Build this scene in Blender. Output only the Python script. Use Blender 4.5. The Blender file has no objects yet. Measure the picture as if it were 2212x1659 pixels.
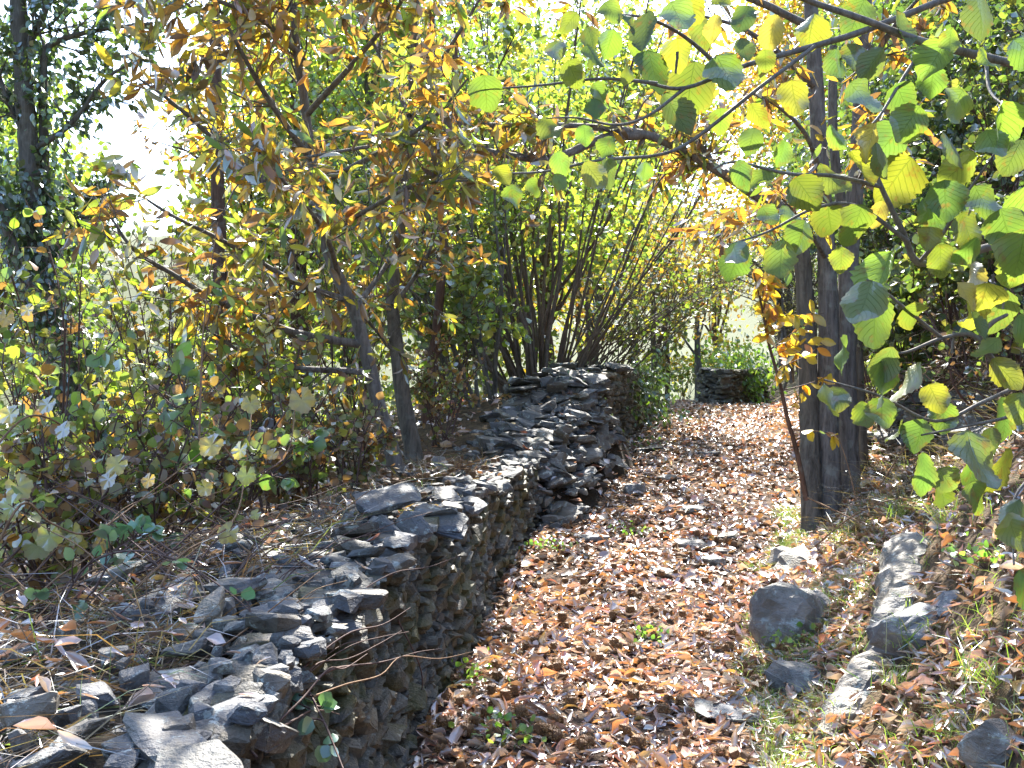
import bpy, bmesh, math
import numpy as np
from mathutils import Vector, Matrix
from mathutils import noise as mnoise

rng = np.random.default_rng(11)
SC = bpy.context.scene
COL = SC.collection
R = math.radians

# ------------------------------------------------------------------ camera
EYE = 1.6
PITCH = R(1.85)
LENS = 35.0
FPX = LENS / 36.0 * 2212.0
cam_d = bpy.data.cameras.new('camera'); cam_d.lens = LENS; cam_d.sensor_width = 36.0
cam_d.clip_start = 0.05; cam_d.clip_end = 8000.0
cam = bpy.data.objects.new('camera', cam_d); COL.objects.link(cam)
cam.location = (0, 0, EYE); cam.rotation_euler = (R(90) - PITCH, 0, 0)
SC.camera = cam

# ------------------------------------------------------------------ sky, sun, exposure
SUN_AZ, SUN_EL = R(1.5), R(44.0)          # azimuth measured from +Y towards +X
world = bpy.data.worlds.new('World'); SC.world = world; world.use_nodes = True
wn = world.node_tree.nodes; wl = world.node_tree.links; wn.clear()
sky = wn.new('ShaderNodeTexSky'); sky.sky_type = 'NISHITA'; sky.sun_disc = False
sky.sun_elevation = SUN_EL; sky.sun_rotation = SUN_AZ; sky.altitude = 700
sky.air_density = 1.0; sky.dust_density = 1.6; sky.ozone_density = 1.0
bg = wn.new('ShaderNodeBackground'); bg.inputs[1].default_value = 0.15
wo = wn.new('ShaderNodeOutputWorld'); wl.new(sky.outputs[0], bg.inputs[0]); wl.new(bg.outputs[0], wo.inputs[0])
sun_d = bpy.data.lights.new('sun', 'SUN'); sun_d.energy = 5.0; sun_d.angle = R(0.53); sun_d.color = (1.0, 0.95, 0.86)
sun = bpy.data.objects.new('sun', sun_d); COL.objects.link(sun)
SDIR = Vector((math.sin(SUN_AZ) * math.cos(SUN_EL), math.cos(SUN_AZ) * math.cos(SUN_EL), math.sin(SUN_EL)))
sun.rotation_euler = SDIR.to_track_quat('Z', 'Y').to_euler(); sun.location = (0, 20, 40)
SC.view_settings.view_transform = 'Standard'; SC.view_settings.look = 'None'
SC.view_settings.exposure = 2.15; SC.view_settings.gamma = 1.0; SC.view_settings.use_curve_mapping = False
SC.render.engine = 'CYCLES'
cy = SC.cycles
cy.use_denoising = True; cy.max_bounces = 7; cy.diffuse_bounces = 3; cy.glossy_bounces = 2
cy.transmission_bounces = 5; cy.transparent_max_bounces = 6; cy.volume_bounces = 1
cy.sample_clamp_indirect = 6.0

# ------------------------------------------------------------------ helpers
def P(px, py, d):
    """point at depth d seen at (px,py) of the 2212x1659 view, used to measure where things stand"""
    a = (px - 1106.0) / FPX * d; b = -(py - 829.5) / FPX * d
    c, s = math.cos(PITCH), math.sin(PITCH)
    return np.array([a, d * c + b * s, EYE - d * s + b * c])

def PP(lst):
    return np.array([P(*q) for q in lst])

def unit(v):
    v = np.asarray(v, float)
    return v / np.maximum(np.linalg.norm(v, axis=-1, keepdims=True), 1e-9)

def tag(o, label=None, cat=None, group=None, kind=None):
    if label: o['label'] = label
    if cat: o['category'] = cat
    if group: o['group'] = group
    if kind: o['kind'] = kind
    return o

def empty(name, loc, label, cat, group=None):
    o = bpy.data.objects.new(name, None); COL.objects.link(o); o.location = tuple(loc); o.empty_display_size = 0.1
    return tag(o, label, cat, group)

def new_mesh(name, V, F, mat, col=None, luv=None, smooth=False):
    """F: list of int arrays (tris or quads)"""
    me = bpy.data.meshes.new(name)
    V = np.asarray(V, np.float32); F = [np.asarray(f, np.int32) for f in (F if isinstance(F, list) else [F]) if len(f)]
    me.vertices.add(len(V)); me.vertices.foreach_set('co', V.ravel())
    loops = np.concatenate([f.ravel() for f in F]); tot = np.concatenate([np.full(len(f), f.shape[1], np.int32) for f in F])
    me.loops.add(len(loops)); me.loops.foreach_set('vertex_index', loops)
    me.polygons.add(len(tot)); st = np.zeros(len(tot), np.int32); st[1:] = np.cumsum(tot)[:-1]
    me.polygons.foreach_set('loop_start', st)
    me.polygons.foreach_set('use_smooth', np.full(len(tot), smooth))
    if col is not None:
        a = me.attributes.new('col', 'FLOAT_COLOR', 'POINT')
        c4 = np.ones((len(V), 4), np.float32); c4[:, :3] = col; a.data.foreach_set('color', c4.ravel())
    if luv is not None:
        a = me.attributes.new('luv', 'FLOAT_VECTOR', 'POINT'); a.data.foreach_set('vector', np.asarray(luv, np.float32).ravel())
    me.materials.append(mat); me.update(calc_edges=True); me.validate()
    return me

def put(name, me, parent=None, matrix=None, kind=None):
    o = bpy.data.objects.new(name, me); COL.objects.link(o)
    if parent is not None:
        o.parent = parent
        if matrix is None: o.location = tuple(-np.array(root_loc(parent)))
        else:
            m = matrix.copy(); m.translation = m.translation - Vector(root_loc(parent)); o.matrix_local = m
    elif matrix is not None: o.matrix_world = matrix
    if kind: o['kind'] = kind
    return o

def sub(name, me, part):
    """a sub-part given in world coordinates"""
    o = bpy.data.objects.new(name, me); COL.objects.link(o); o.parent = part
    o.matrix_parent_inverse = (Matrix.Translation(root_loc(part.parent)) @ part.matrix_local).inverted(); return o

def root_loc(p):
    l = Vector(p.location); q = p.parent
    while q is not None: l += q.location; q = q.parent
    return l

def mat3(X, Y, Z, pos, s=1.0):
    if np.isscalar(s): s = (s, s, s)
    return Matrix(((X[0]*s[0], Y[0]*s[1], Z[0]*s[2], pos[0]), (X[1]*s[0], Y[1]*s[1], Z[1]*s[2], pos[1]),
                   (X[2]*s[0], Y[2]*s[1], Z[2]*s[2], pos[2]), (0, 0, 0, 1)))

class Acc:
    def __init__(s): s.V = []; s.F = {}; s.C = []; s.n = 0
    def add(s, V, F, col=None):
        F = np.asarray(F); s.F.setdefault(F.shape[1], []).append(F + s.n); s.V.append(V); s.n += len(V)
        if col is not None: s.C.append(np.broadcast_to(np.asarray(col, float), (len(V), 3)))
    def mesh(s, name, mat, smooth=False):
        return new_mesh(name, np.concatenate(s.V), [np.concatenate(f) for f in s.F.values()], mat,
                        np.concatenate(s.C) if s.C else None, None, smooth)

def catmull(pts, n=6):
    p = np.asarray(pts, float); p = np.vstack([2*p[0]-p[1], p, 2*p[-1]-p[-2]]); out = []
    for i in range(1, len(p) - 2):
        t = np.linspace(0, 1, n, endpoint=False)[:, None]
        a, b, c, d = p[i-1], p[i], p[i+1], p[i+2]
        out.append(.5*((2*b) + (c-a)*t + (2*a-5*b+4*c-d)*t**2 + (3*b-a-3*c+d)*t**3))
    out.append(p[-2:-1]); return np.vstack(out)

def tube(pts, rad, k=6, rough=0.0):
    p = np.asarray(pts, float); m = len(p); r = np.broadcast_to(np.asarray(rad, float), (m,))
    t = unit(np.gradient(p, axis=0)); ref = np.array([0.31, -0.77, 0.55]); 
    if abs(t.mean(0) @ ref) > .85: ref = np.array([.9, .3, -.3])
    a = unit(np.cross(t, ref)); b = np.cross(t, a)
    th = np.linspace(0, 2*np.pi, k, endpoint=False)
    rr = r[:, None] * (1 + rough * rng.normal(size=(m, k)))
    V = (p[:, None, :] + rr[..., None] * (np.cos(th)[None, :, None]*a[:, None, :] + np.sin(th)[None, :, None]*b[:, None, :])).reshape(-1, 3)
    i = np.arange(m-1)[:, None]*k; j = np.arange(k)[None, :]; jn = (j+1) % k
    F = np.stack([i+j, i+jn, i+k+jn, i+k+j], -1).reshape(-1, 4)
    V = np.vstack([V, p[-1:]]); e = m*k
    return V, F

def path_r(m, r0, r1, pw=1.0): return r0 + (r1 - r0) * np.linspace(0, 1, m)**pw

# ------------------------------------------------------------------ materials
def mat(name):
    m = bpy.data.materials.new(name); m.use_nodes = True; nt = m.node_tree; nt.nodes.clear()
    out = nt.nodes.new('ShaderNodeOutputMaterial')
    def N(t, **kw):
        n = nt.nodes.new(t)
        for k, v in kw.items():
            if k.startswith('i_'):
                key = k[2:]; n.inputs[int(key) if key.isdigit() else key.replace('_', ' ')].default_value = v
            else: setattr(n, k, v)
        return n
    L = lambda a, b: nt.links.new(a, b)
    return m, N, L, out

def ramp(N, stops):
    r = N('ShaderNodeValToRGB'); cr = r.color_ramp
    while len(cr.elements) < len(stops): cr.elements.new(0.5)
    for e, (p, c) in zip(cr.elements, stops): e.position = p; e.color = (*c, 1)
    return r

def mixc(N, L, a, b, f, mode='MIX'):
    m = N('ShaderNodeMix', data_type='RGBA', blend_type=mode)
    for sock, v in ((m.inputs[6], a), (m.inputs[7], b), (m.inputs[0], f)):
        if hasattr(v, 'is_linked') or hasattr(v, 'links'): L(v, sock)
        elif isinstance(v, tuple): sock.default_value = (*v, 1)
        else: sock.default_value = v
    return m.outputs[2]

def leaf_mat(name, trans=0.5, veins=False, gloss=0.05, spots=0.35, rough=0.45, tgain=(1.75, 1.9, 1.0), fres=0.25):
    m, N, L, out = mat(name)
    at = N('ShaderNodeAttribute', attribute_name='col'); oi = N('ShaderNodeObjectInfo')
    geo = N('ShaderNodeNewGeometry')
    col = at.outputs['Color']
    hsv = N('ShaderNodeHueSaturation'); mr = N('ShaderNodeMapRange', i_3=0.8, i_4=1.2); L(oi.outputs['Random'], mr.inputs[0])
    L(mr.outputs[0], hsv.inputs['Value']); L(col, hsv.inputs['Color']); col = hsv.outputs[0]
    nz = N('ShaderNodeTexNoise', i_Scale=45.0, i_Detail=3.0); L(geo.outputs['Position'], nz.inputs['Vector'])
    sp = N('ShaderNodeMapRange', i_1=0.58, i_2=0.72, i_3=0.0, i_4=spots); L(nz.outputs[0], sp.inputs[0])
    col = mixc(N, L, col, (0.16, 0.085, 0.03), sp.outputs[0])
    bump = None; tcol = None
    if veins:
        uv = N('ShaderNodeAttribute', attribute_name='luv'); sx = N('ShaderNodeSeparateXYZ'); L(uv.outputs['Vector'], sx.inputs[0])
        ab = N('ShaderNodeMath', operation='ABSOLUTE'); L(sx.outputs[0], ab.inputs[0])
        q = N('ShaderNodeMath', operation='MULTIPLY_ADD'); L(ab.outputs[0], q.inputs[0]); q.inputs[1].default_value = -0.36; L(sx.outputs[1], q.inputs[2])
        w = N('ShaderNodeMath', operation='MULTIPLY'); L(q.outputs[0], w.inputs[0]); w.inputs[1].default_value = 8.5
        fr = N('ShaderNodeMath', operation='PINGPONG'); L(w.outputs[0], fr.inputs[0]); fr.inputs[1].default_value = 0.5
        v1 = N('ShaderNodeMapRange', i_1=0.0, i_2=0.09, i_3=1.0, i_4=0.0); L(fr.outputs[0], v1.inputs[0])
        v2 = N('ShaderNodeMapRange', i_1=0.012, i_2=0.035, i_3=1.0, i_4=0.0); L(ab.outputs[0], v2.inputs[0])
        vm = N('ShaderNodeMath', operation='MAXIMUM'); L(v1.outputs[0], vm.inputs[0]); L(v2.outputs[0], vm.inputs[1])
        vf = N('ShaderNodeMath', operation='MULTIPLY', i_1=0.45); L(vm.outputs[0], vf.inputs[0])
        tcol = mixc(N, L, col, (0.05, 0.09, 0.012), vf.outputs[0])
        bm = N('ShaderNodeBump', i_Strength=0.5, i_Distance=0.004); L(vm.outputs[0], bm.inputs['Height']); bump = bm.outputs[0]
    tc = mixc(N, L, tcol if tcol is not None else col, tgain, 1.0, 'MULTIPLY')
    d = N('ShaderNodeBsdfDiffuse'); t = N('ShaderNodeBsdfTranslucent'); g = N('ShaderNodeBsdfGlossy', i_Roughness=rough)
    g.inputs['Color'].default_value = (0.9, 0.95, 1.0, 1)
    L(col, d.inputs['Color']); L(tc, t.inputs['Color'])
    if bump is not None: L(bump, d.inputs['Normal']); L(bump, g.inputs['Normal']); L(bump, t.inputs['Normal'])
    m1 = N('ShaderNodeMixShader', i_0=trans); L(d.outputs[0], m1.inputs[1]); L(t.outputs[0], m1.inputs[2])
    fz = N('ShaderNodeLayerWeight', i_Blend=0.35); fm = N('ShaderNodeMath', operation='MULTIPLY_ADD', i_1=fres, i_2=gloss); L(fz.outputs['Fresnel'], fm.inputs[0])
    m2 = N('ShaderNodeMixShader'); L(fm.outputs[0], m2.inputs[0]); L(m1.outputs[0], m2.inputs[1]); L(g.outputs[0], m2.inputs[2])
    L(m2.outputs[0], out.inputs[0]); return m

M_LEAF = leaf_mat('leaf_living', 0.55)
M_NEAR = leaf_mat('leaf_veined', 0.5, veins=True, tgain=(1.7, 1.75, .6), gloss=0.03, spots=0.65, fres=0.12)
M_LITTER = leaf_mat('leaf_fallen', 0.28, gloss=0.20, spots=0.4, rough=0.38, tgain=(1.9, 1.5, 1.1))
M_IVY = leaf_mat('leaf_ivy', 0.3, gloss=0.10, spots=0.1, rough=0.35)
M_GRASS = leaf_mat('grass_blade', 0.45, spots=0.2)

def stone_mat(name, tint=(1, 1, 1), lichen=0.9, moss=0.0, scale=1.0):
    m, N, L, out = mat(name)
    geo = N('ShaderNodeNewGeometry'); oi = N('ShaderNodeObjectInfo')
    pos = geo.outputs['Position']
    vo = N('ShaderNodeTexVoronoi', i_Scale=5.0 * scale); L(pos, vo.inputs['Vector'])
    n1 = N('ShaderNodeTexNoise', i_Scale=9.0 * scale, i_Detail=6.0, i_Roughness=0.65); L(pos, n1.inputs['Vector'])
    mp = N('ShaderNodeMapping', i_Scale=(11, 11, 32)); L(pos, mp.inputs['Vector'])
    n2 = N('ShaderNodeTexNoise', i_Scale=1.2 * scale, i_Detail=5.0, i_Roughness=0.7, i_Distortion=0.8); L(mp.outputs[0], n2.inputs['Vector'])
    n3 = N('ShaderNodeTexNoise', i_Scale=90.0, i_Detail=4.0); L(pos, n3.inputs['Vector'])
    base = ramp(N, [(0.25, (0.05*tint[0], 0.052*tint[1], 0.055*tint[2])), (0.5, (0.13*tint[0], 0.132*tint[1], 0.135*tint[2])), (0.72, (0.24*tint[0], 0.225*tint[1], 0.20*tint[2]))])
    L(n1.outputs[0], base.inputs[0])
    own = ramp(N, [(0.0, (0.75, 0.8, 0.9)), (0.4, (1.0, 1.0, 1.0)), (0.7, (1.05, 0.92, 0.75)), (1.0, (1.25, 1.2, 1.12))])
    L(oi.outputs['Random'], own.inputs[0])
    c = mixc(N, L, base.outputs[0], own.outputs[0], 1.0, 'MULTIPLY')
    vr = ramp(N, [(0.0, (0.72, 0.74, 0.8)), (0.5, (1, 1, 1)), (1.0, (1.2, 1.08, 0.9))]); L(vo.outputs['Color'], vr.inputs[0])
    c = mixc(N, L, c, vr.outputs[0], 0.8, 'MULTIPLY')
    st = N('ShaderNodeMapRange', i_1=0.45, i_2=0.75, i_3=0.0, i_4=0.55); L(n2.outputs[0], st.inputs[0])
    c = mixc(N, L, c, (0.10, 0.075, 0.05), st.outputs[0])
    ln = N('ShaderNodeTexNoise', i_Scale=14.0, i_Detail=7.0, i_Roughness=0.75); L(pos, ln.inputs['Vector'])
    lf = N('ShaderNodeMapRange', i_1=0.56, i_2=0.61, i_3=0.0, i_4=lichen); L(ln.outputs[0], lf.inputs[0])
    c = mixc(N, L, c, (0.34, 0.38, 0.36), lf.outputs[0])
    if moss:
        mn = N('ShaderNodeTexNoise', i_Scale=4.0, i_Detail=5.0); L(pos, mn.inputs['Vector'])
        mf = N('ShaderNodeMapRange', i_1=0.47, i_2=0.62, i_3=0.0, i_4=moss); L(mn.outputs[0], mf.inputs[0])
        c = mixc(N, L, c, (0.075, 0.068, 0.02), mf.outputs[0])
    hs = N('ShaderNodeMath', operation='MULTIPLY_ADD', i_1=0.6); L(n2.outputs[0], hs.inputs[0]); L(n1.outputs[0], hs.inputs[2])
    h2 = N('ShaderNodeMath', operation='MULTIPLY_ADD', i_1=0.3); L(n3.outputs[0], h2.inputs[0]); L(hs.outputs[0], h2.inputs[2])
    bm = N('ShaderNodeBump', i_Strength=0.9, i_Distance=0.02); L(h2.outputs[0], bm.inputs['Height'])
    b = N('ShaderNodeBsdfPrincipled'); L(c, b.inputs['Base Color']); b.inputs['Roughness'].default_value = 0.62
    b.inputs['Specular IOR Level'].default_value = 0.45; L(bm.outputs[0], b.inputs['Normal']); L(b.outputs[0], out.inputs[0])
    return m
M_STONE = stone_mat('schist', tint=(0.82, 0.84, 0.88), lichen=0.8, moss=0.25)
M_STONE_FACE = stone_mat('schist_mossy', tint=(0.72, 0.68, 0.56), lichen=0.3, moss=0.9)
M_STONE_FAR = stone_mat('schist_brown', tint=(1.15, 1.0, 0.78), lichen=0.2, moss=0.5)
M_ROCK = stone_mat('bedrock', lichen=0.7, moss=0.25, scale=0.7, tint=(1.45, 1.45, 1.48))

def soil_mat(name, stops, scale=8.0):
    m, N, L, out = mat(name)
    geo = N('ShaderNodeNewGeometry')
    n1 = N('ShaderNodeTexNoise', i_Scale=scale, i_Detail=9.0, i_Roughness=0.75); L(geo.outputs['Position'], n1.inputs['Vector'])
    n2 = N('ShaderNodeTexVoronoi', i_Scale=55.0, i_Randomness=1.0); L(geo.outputs['Position'], n2.inputs['Vector'])
    r = ramp(N, stops); L(n1.outputs[0], r.inputs[0])
    v = ramp(N, [(0.0, (0.55, 0.5, 0.45)), (0.5, (1, 1, 1)), (1.0, (1.7, 1.45, 1.2))]); L(n2.outputs['Color'], v.inputs[0])
    c = mixc(N, L, r.outputs[0], v.outputs[0], 0.9, 'MULTIPLY')
    if name == 'woodland_soil':      # grassed and wooded land farther off
        ln = N('ShaderNodeVectorMath', operation='LENGTH'); L(geo.outputs['Position'], ln.inputs[0]); fr_ = N('ShaderNodeMapRange', i_1=20.0, i_2=34.0); L(ln.outputs['Value'], fr_.inputs[0])
        far = ramp(N, [(0.35, (0.035, 0.05, 0.018)), (0.6, (0.075, 0.085, 0.03))]); L(n1.outputs[0], far.inputs[0]); c = mixc(N, L, c, far.outputs[0], fr_.outputs[0])
    hs = N('ShaderNodeMath', operation='MULTIPLY_ADD', i_1=-0.5); L(n2.outputs['Distance'], hs.inputs[0]); L(n1.outputs[0], hs.inputs[2])
    bm = N('ShaderNodeBump', i_Strength=0.8, i_Distance=0.03); L(hs.outputs[0], bm.inputs['Height'])
    b = N('ShaderNodeBsdfPrincipled'); L(c, b.inputs['Base Color']); b.inputs['Roughness'].default_value = 0.9
    b.inputs['Specular IOR Level'].default_value = 0.2; L(bm.outputs[0], b.inputs['Normal']); L(b.outputs[0], out.inputs[0]); return m
M_SOIL = soil_mat('woodland_soil', [(0.3, (0.035, 0.026, 0.018)), (0.5, (0.085, 0.06, 0.036)), (0.62, (0.13, 0.095, 0.05)), (0.75, (0.10, 0.11, 0.04))])
M_PATH = soil_mat('trodden_litter', [(0.3, (0.03, 0.022, 0.017)), (0.5, (0.08, 0.055, 0.04)), (0.7, (0.19, 0.13, 0.09))], 12.0)
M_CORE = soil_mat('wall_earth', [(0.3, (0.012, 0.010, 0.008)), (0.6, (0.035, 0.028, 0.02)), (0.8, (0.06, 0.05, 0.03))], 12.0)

def bark_mat(name, dark, light, sc=1.0, strength=0.8, lich=0.25):
    m, N, L, out = mat(name)
    geo = N('ShaderNodeNewGeometry')
    mp = N('ShaderNodeMapping', i_Scale=(28*sc, 28*sc, 4.5*sc)); L(geo.outputs['Position'], mp.inputs['Vector'])
    n1 = N('ShaderNodeTexNoise', i_Scale=1.0, i_Detail=7.0, i_Roughness=0.7, i_Distortion=0.6); L(mp.outputs[0], n1.inputs['Vector'])
    n2 = N('ShaderNodeTexNoise', i_Scale=11.0, i_Detail=5.0); L(geo.outputs['Position'], n2.inputs['Vector'])
    r = ramp(N, [(0.3, dark), (0.68, light)]); L(n1.outputs[0], r.inputs[0])
    lf = N('ShaderNodeMapRange', i_1=0.56, i_2=0.66, i_3=0.0, i_4=lich); L(n2.outputs[0], lf.inputs[0])
    c = mixc(N, L, r.outputs[0], (0.25, 0.27, 0.25), lf.outputs[0])
    bm = N('ShaderNodeBump', i_Strength=strength, i_Distance=0.02); L(n1.outputs[0], bm.inputs['Height'])
    b = N('ShaderNodeBsdfPrincipled'); L(c, b.inputs['Base Color']); b.inputs['Roughness'].default_value = 0.75
    b.inputs['Specular IOR Level'].default_value = 0.3; L(bm.outputs[0], b.inputs['Normal']); L(b.outputs[0], out.inputs[0]); return m
M_BARK = bark_mat('bark_chestnut', (0.05, 0.045, 0.042), (0.23, 0.21, 0.20), 1.0, 0.9, 0.5)
M_BARK_R = bark_mat('bark_reddish', (0.045, 0.025, 0.018), (0.17, 0.095, 0.065), 1.0)
M_BARK_H = bark_mat('bark_hazel', (0.05, 0.037, 0.028), (0.17, 0.13, 0.10), 1.5, 0.4, 0.15)
M_BARK_G = bark_mat('bark_grey_twig', (0.07, 0.062, 0.056), (0.22, 0.20, 0.18), 2.0, 0.4)
M_BARK_D = bark_mat('bark_oak', (0.04, 0.035, 0.03), (0.19, 0.17, 0.145), 0.8, 1.0)
M_STALK = bark_mat('dead_stalk', (0.10, 0.05, 0.028), (0.32, 0.2, 0.11), 2.0, 0.3, 0.0)
M_STALK_D = bark_mat('dark_stalk', (0.05, 0.03, 0.026), (0.16, 0.10, 0.085), 2.0, 0.3, 0.05)
m, N, L, out = mat('chestnut_husk')
b = N('ShaderNodeBsdfPrincipled'); at = N('ShaderNodeAttribute', attribute_name='col'); L(at.outputs['Color'], b.inputs['Base Color'])
b.inputs['Roughness'].default_value = 0.7; L(b.outputs[0], out.inputs[0]); M_HUSK = m

# ------------------------------------------------------------------ terrain
YL = [-3, 0, 2.3, 4.19, 5.4, 6.55, 7.4, 8.3, 9.5, 11.1, 12.5, 16, 19.6, 24, 30, 60]
XL = [-.6, -.58, -.53, -.39, -.22, -.13, .02, .18, .48, .92, 1.42, 2.2, 2.9, 3.2, 3.0, 3.0]
YR = [-3, 0, 2.8, 3.9, 5.3, 7.0, 8.1, 12, 18, 24, 30, 60]
XR = [.8, .82, .95, 1.1, 1.32, 1.9, 2.3, 3.3, 4.7, 5.6, 6.0, 6.0]
YZ = [-3, 6.5, 8.3, 11, 12.5, 18, 22, 30, 45, 80, 150]
ZP = [0, 0, .1, .35, .45, .52, .46, .15, -1.2, -6, -16]
def xl(y): return np.interp(y, YL, XL)
def xr(y): return np.interp(y, YR, XR)
def zp(y): return np.interp(y, YZ, ZP)
def sstep(a, b, x): t = np.clip((x-a)/(b-a), 0, 1); return t*t*(3-2*t)
def wob(x, y, f, s=0): return np.sin(f*1.0*x+1.3+s)*np.cos(f*.83*y+.7*s) + .5*np.sin(f*2.3*x-1.1*y*f+s*2) + .3*np.cos(f*3.7*y+2*f*x+s)
def ground_z(x, y):
    x = np.asarray(x, float); y = np.asarray(y, float)
    a, b, z0 = xl(y), xr(y), zp(y)
    sr = np.maximum(x - b, 0); sl = np.maximum(a - x, 0)
    k1 = np.interp(y, [0, 3, 6, 7.6, 9, 14, 20], [1.35, 1.35, .75, .85, 1.25, 1.1, .45])
    rise = k1 * (np.sqrt(np.minimum(sr, 1.2)**2 + .05) - np.sqrt(.05)) + np.clip(sr-1.2, 0, 3.2)*np.interp(y, [0, 7, 9, 16, 24], [1.05, 1.1, 1.4, 1.2, .6]) + np.clip(sr-4.2, 0, 60)*.18
    back = np.interp(y, [0, 4, 7.5, 9, 11, 13, 20, 26], [.42, .42, .55, .55, .72, .65, .15, .0])
    left = back*sstep(.1, .7, sl) - .16*np.clip(sl-.9, 0, 7) - .30*np.clip(sl-7.9, 0, 220)
    z = z0 + rise + left
    rr = np.hypot(x, y)
    az = np.degrees(np.arctan2(x, y))
    hill = sstep(350, 1700, rr) * (330 + 60*np.sin(az*.11+1) + 28*np.sin(az*.37) + 12*np.sin(az*.9+2)) * np.interp(az, [-180, -60, -18, 5, 40, 180], [1, 1.1, 1.0, .62, .8, 1])
    z = z + hill
    near = np.clip(1 - rr/60, 0, 1)
    z = z + near*(.018*wob(x, y, 2.1) + .010*wob(x, y, 6.3, 2) + np.minimum(sr, 1)*.03*wob(x, y, 2.3, 4))
    return z
def axis(lo, hi, st, far, g=1.28):
    c = list(np.arange(lo, hi+1e-6, st)); s = st; v = hi
    while v < far: s *= g; v += s; c.append(v)
    s = st; v = lo; pre = []
    while v > -far: s *= g; v -= s; pre.append(v)
    return np.array(pre[::-1] + c)
gx = axis(-5, 6.5, .09, 2400); gy = axis(-1.5, 22, .11, 2400)
GX, GY = np.meshgrid(gx, gy); GZ = ground_z(GX, GY)
nx, ny = len(gx), len(gy)
ii = (np.arange(ny-1)[:, None]*nx + np.arange(nx-1)[None, :]).ravel()
GF = np.stack([ii, ii+1, ii+1+nx, ii+nx], -1)
tag(put('ground', new_mesh('ground', np.stack([GX, GY, GZ], -1).reshape(-1, 3), GF, M_SOIL, smooth=True)),
    'brown woodland soil sloping from the bank on the right down to the left', 'ground', kind='structure')
py_ = np.arange(-1, 26, .12); tt = np.linspace(-.02, 1.02, 22)
PX = xl(py_)[:, None] + (xr(py_)-xl(py_))[:, None]*tt[None, :] + .06*np.sin(py_*3.1)[:, None]*(tt[None, :] > .5)
PY = np.repeat(py_[:, None], 22, 1); PZ = ground_z(PX, PY) + .012 - .05*(np.abs(tt-.5) > .5)[None, :]
ii = (np.arange(len(py_)-1)[:, None]*22 + np.arange(21)[None, :]).ravel()
tag(put('path', new_mesh('path', np.stack([PX, PY, PZ], -1).reshape(-1, 3), np.stack([ii, ii+1, ii+23, ii+22], -1), M_PATH, smooth=True)),
    'earth path covered in fallen leaves running uphill beside the wall', 'path', kind='structure')

# ------------------------------------------------------------------ leaves
def grid_leaf(wfn, rows, cols, bend=0., fold=0., twist=0., curl=0., teeth=0., pleat=0., npl=8.5, seed=0, wave=0.):
    r = np.random.default_rng(seed)
    t = np.linspace(0, 1, rows); u = np.linspace(-1, 1, cols)
    T, U = np.meshgrid(t, u, indexing='ij'); W = wfn(T)
    if teeth: W = W * (1 + teeth*np.where(np.abs(U) > .99, (np.arange(rows) % 2)[:, None] - .5, 0) + (np.abs(U) > .99)*r.normal(0, teeth*.5, T.shape))
    x = U*W; y = T.copy() + (-.06*np.abs(U)*0); z = fold*np.abs(U)*W
    if pleat: z = z + pleat*np.cos(2*np.pi*npl*(T - .36*np.abs(U)))*np.minimum(1, np.abs(U)*3)
    if curl:
        ang = U*curl; rad = W/np.maximum(abs(curl), 1e-3); x = np.sin(ang)*rad; z = z + (1-np.cos(ang))*rad*np.sign(curl)
    if wave: z = z + wave*np.sin(T*7+seed)*U*W*2
    a = twist*(T-.3); x, z = x*np.cos(a)-z*np.sin(a), x*np.sin(a)+z*np.cos(a)
    if abs(bend) > 1e-3:
        th = bend*T; rr = 1/bend; y2 = np.sin(th)*(rr - z); z2 = (1-np.cos(th))*rr + z*np.cos(th); y, z = y2, z2
    V = np.stack([x, y, z], -1).reshape(-1, 3)
    i = (np.arange(rows-1)[:, None]*cols + np.arange(cols-1)[None, :]).ravel()
    F = np.stack([i, i+1, i+1+cols, i+cols], -1)
    E = np.clip(np.maximum(np.abs(U)-.45, T-.75), 0, 1).ravel()
    luv = np.stack([U, T, 0*T], -1).reshape(-1, 3)
    return V, F, E, luv
w_dry = lambda t: .115*np.sin(np.pi*np.clip(t*.93+.05, 0, 1))**.8 + .004
w_chest = lambda t: .165*np.sin(np.pi*np.clip(t*.93+.05, 0, 1))**.8 + .004
w_hazel = lambda t: .46*np.clip(np.sin(np.pi*np.clip(t, 0, 1)**.82), 0, 1)**.55 * (1-.25*t**3) * (1 - (t > .999)*.97) + .004
w_hazel2 = lambda t: .36*np.clip(np.sin(np.pi*np.clip(t, 0, 1)**.95), 0, 1)**.7 * (1-.2*t**3) + .004
w_vine = lambda t: (.46*np.sin(np.pi*np.clip(t, 0, 1)**.75)**.5*(1+.28*np.cos(t*15.5+.6))) * (1-.35*t) + .01
def rnd(a, b): return float(rng.uniform(a, b))
T_CHEST = [grid_leaf(w_chest, 5, 3, rnd(-.2, 1.3)*rng.choice([-1, 1]), rnd(.1, .7), rnd(-1, 1), rnd(-1.2, 1.2), seed=k) for k in range(16)]
T_HAZ = [grid_leaf(w_hazel, 5, 3, rnd(-.7, .7), rnd(-.3, .4), rnd(-.4, .4), seed=k) for k in range(10)]
T_LIT = [grid_leaf((w_dry, w_chest, w_dry, w_chest, w_hazel2)[k % 5], 5, 4, rnd(-1.3, 1.3), rnd(0, .4), rnd(-1.4, 1.4), rnd(.8, 3.0), seed=k, wave=.1) for k in range(16)]
T_LITF = [grid_leaf((w_chest, w_dry, w_hazel2)[k % 3], 4, 3, rnd(-1.2, 1.2), rnd(.3, .9), rnd(-1.2, 1.2), seed=k, wave=.1) for k in range(12)]
_q = lambda b, f: (np.array([[0, 0, 0], [.36, .45, f], [0, 1, b], [-.36, .45, f]]), np.array([[0, 1, 2, 3]]), np.array([0, .4, .6, .4]), None)
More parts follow.
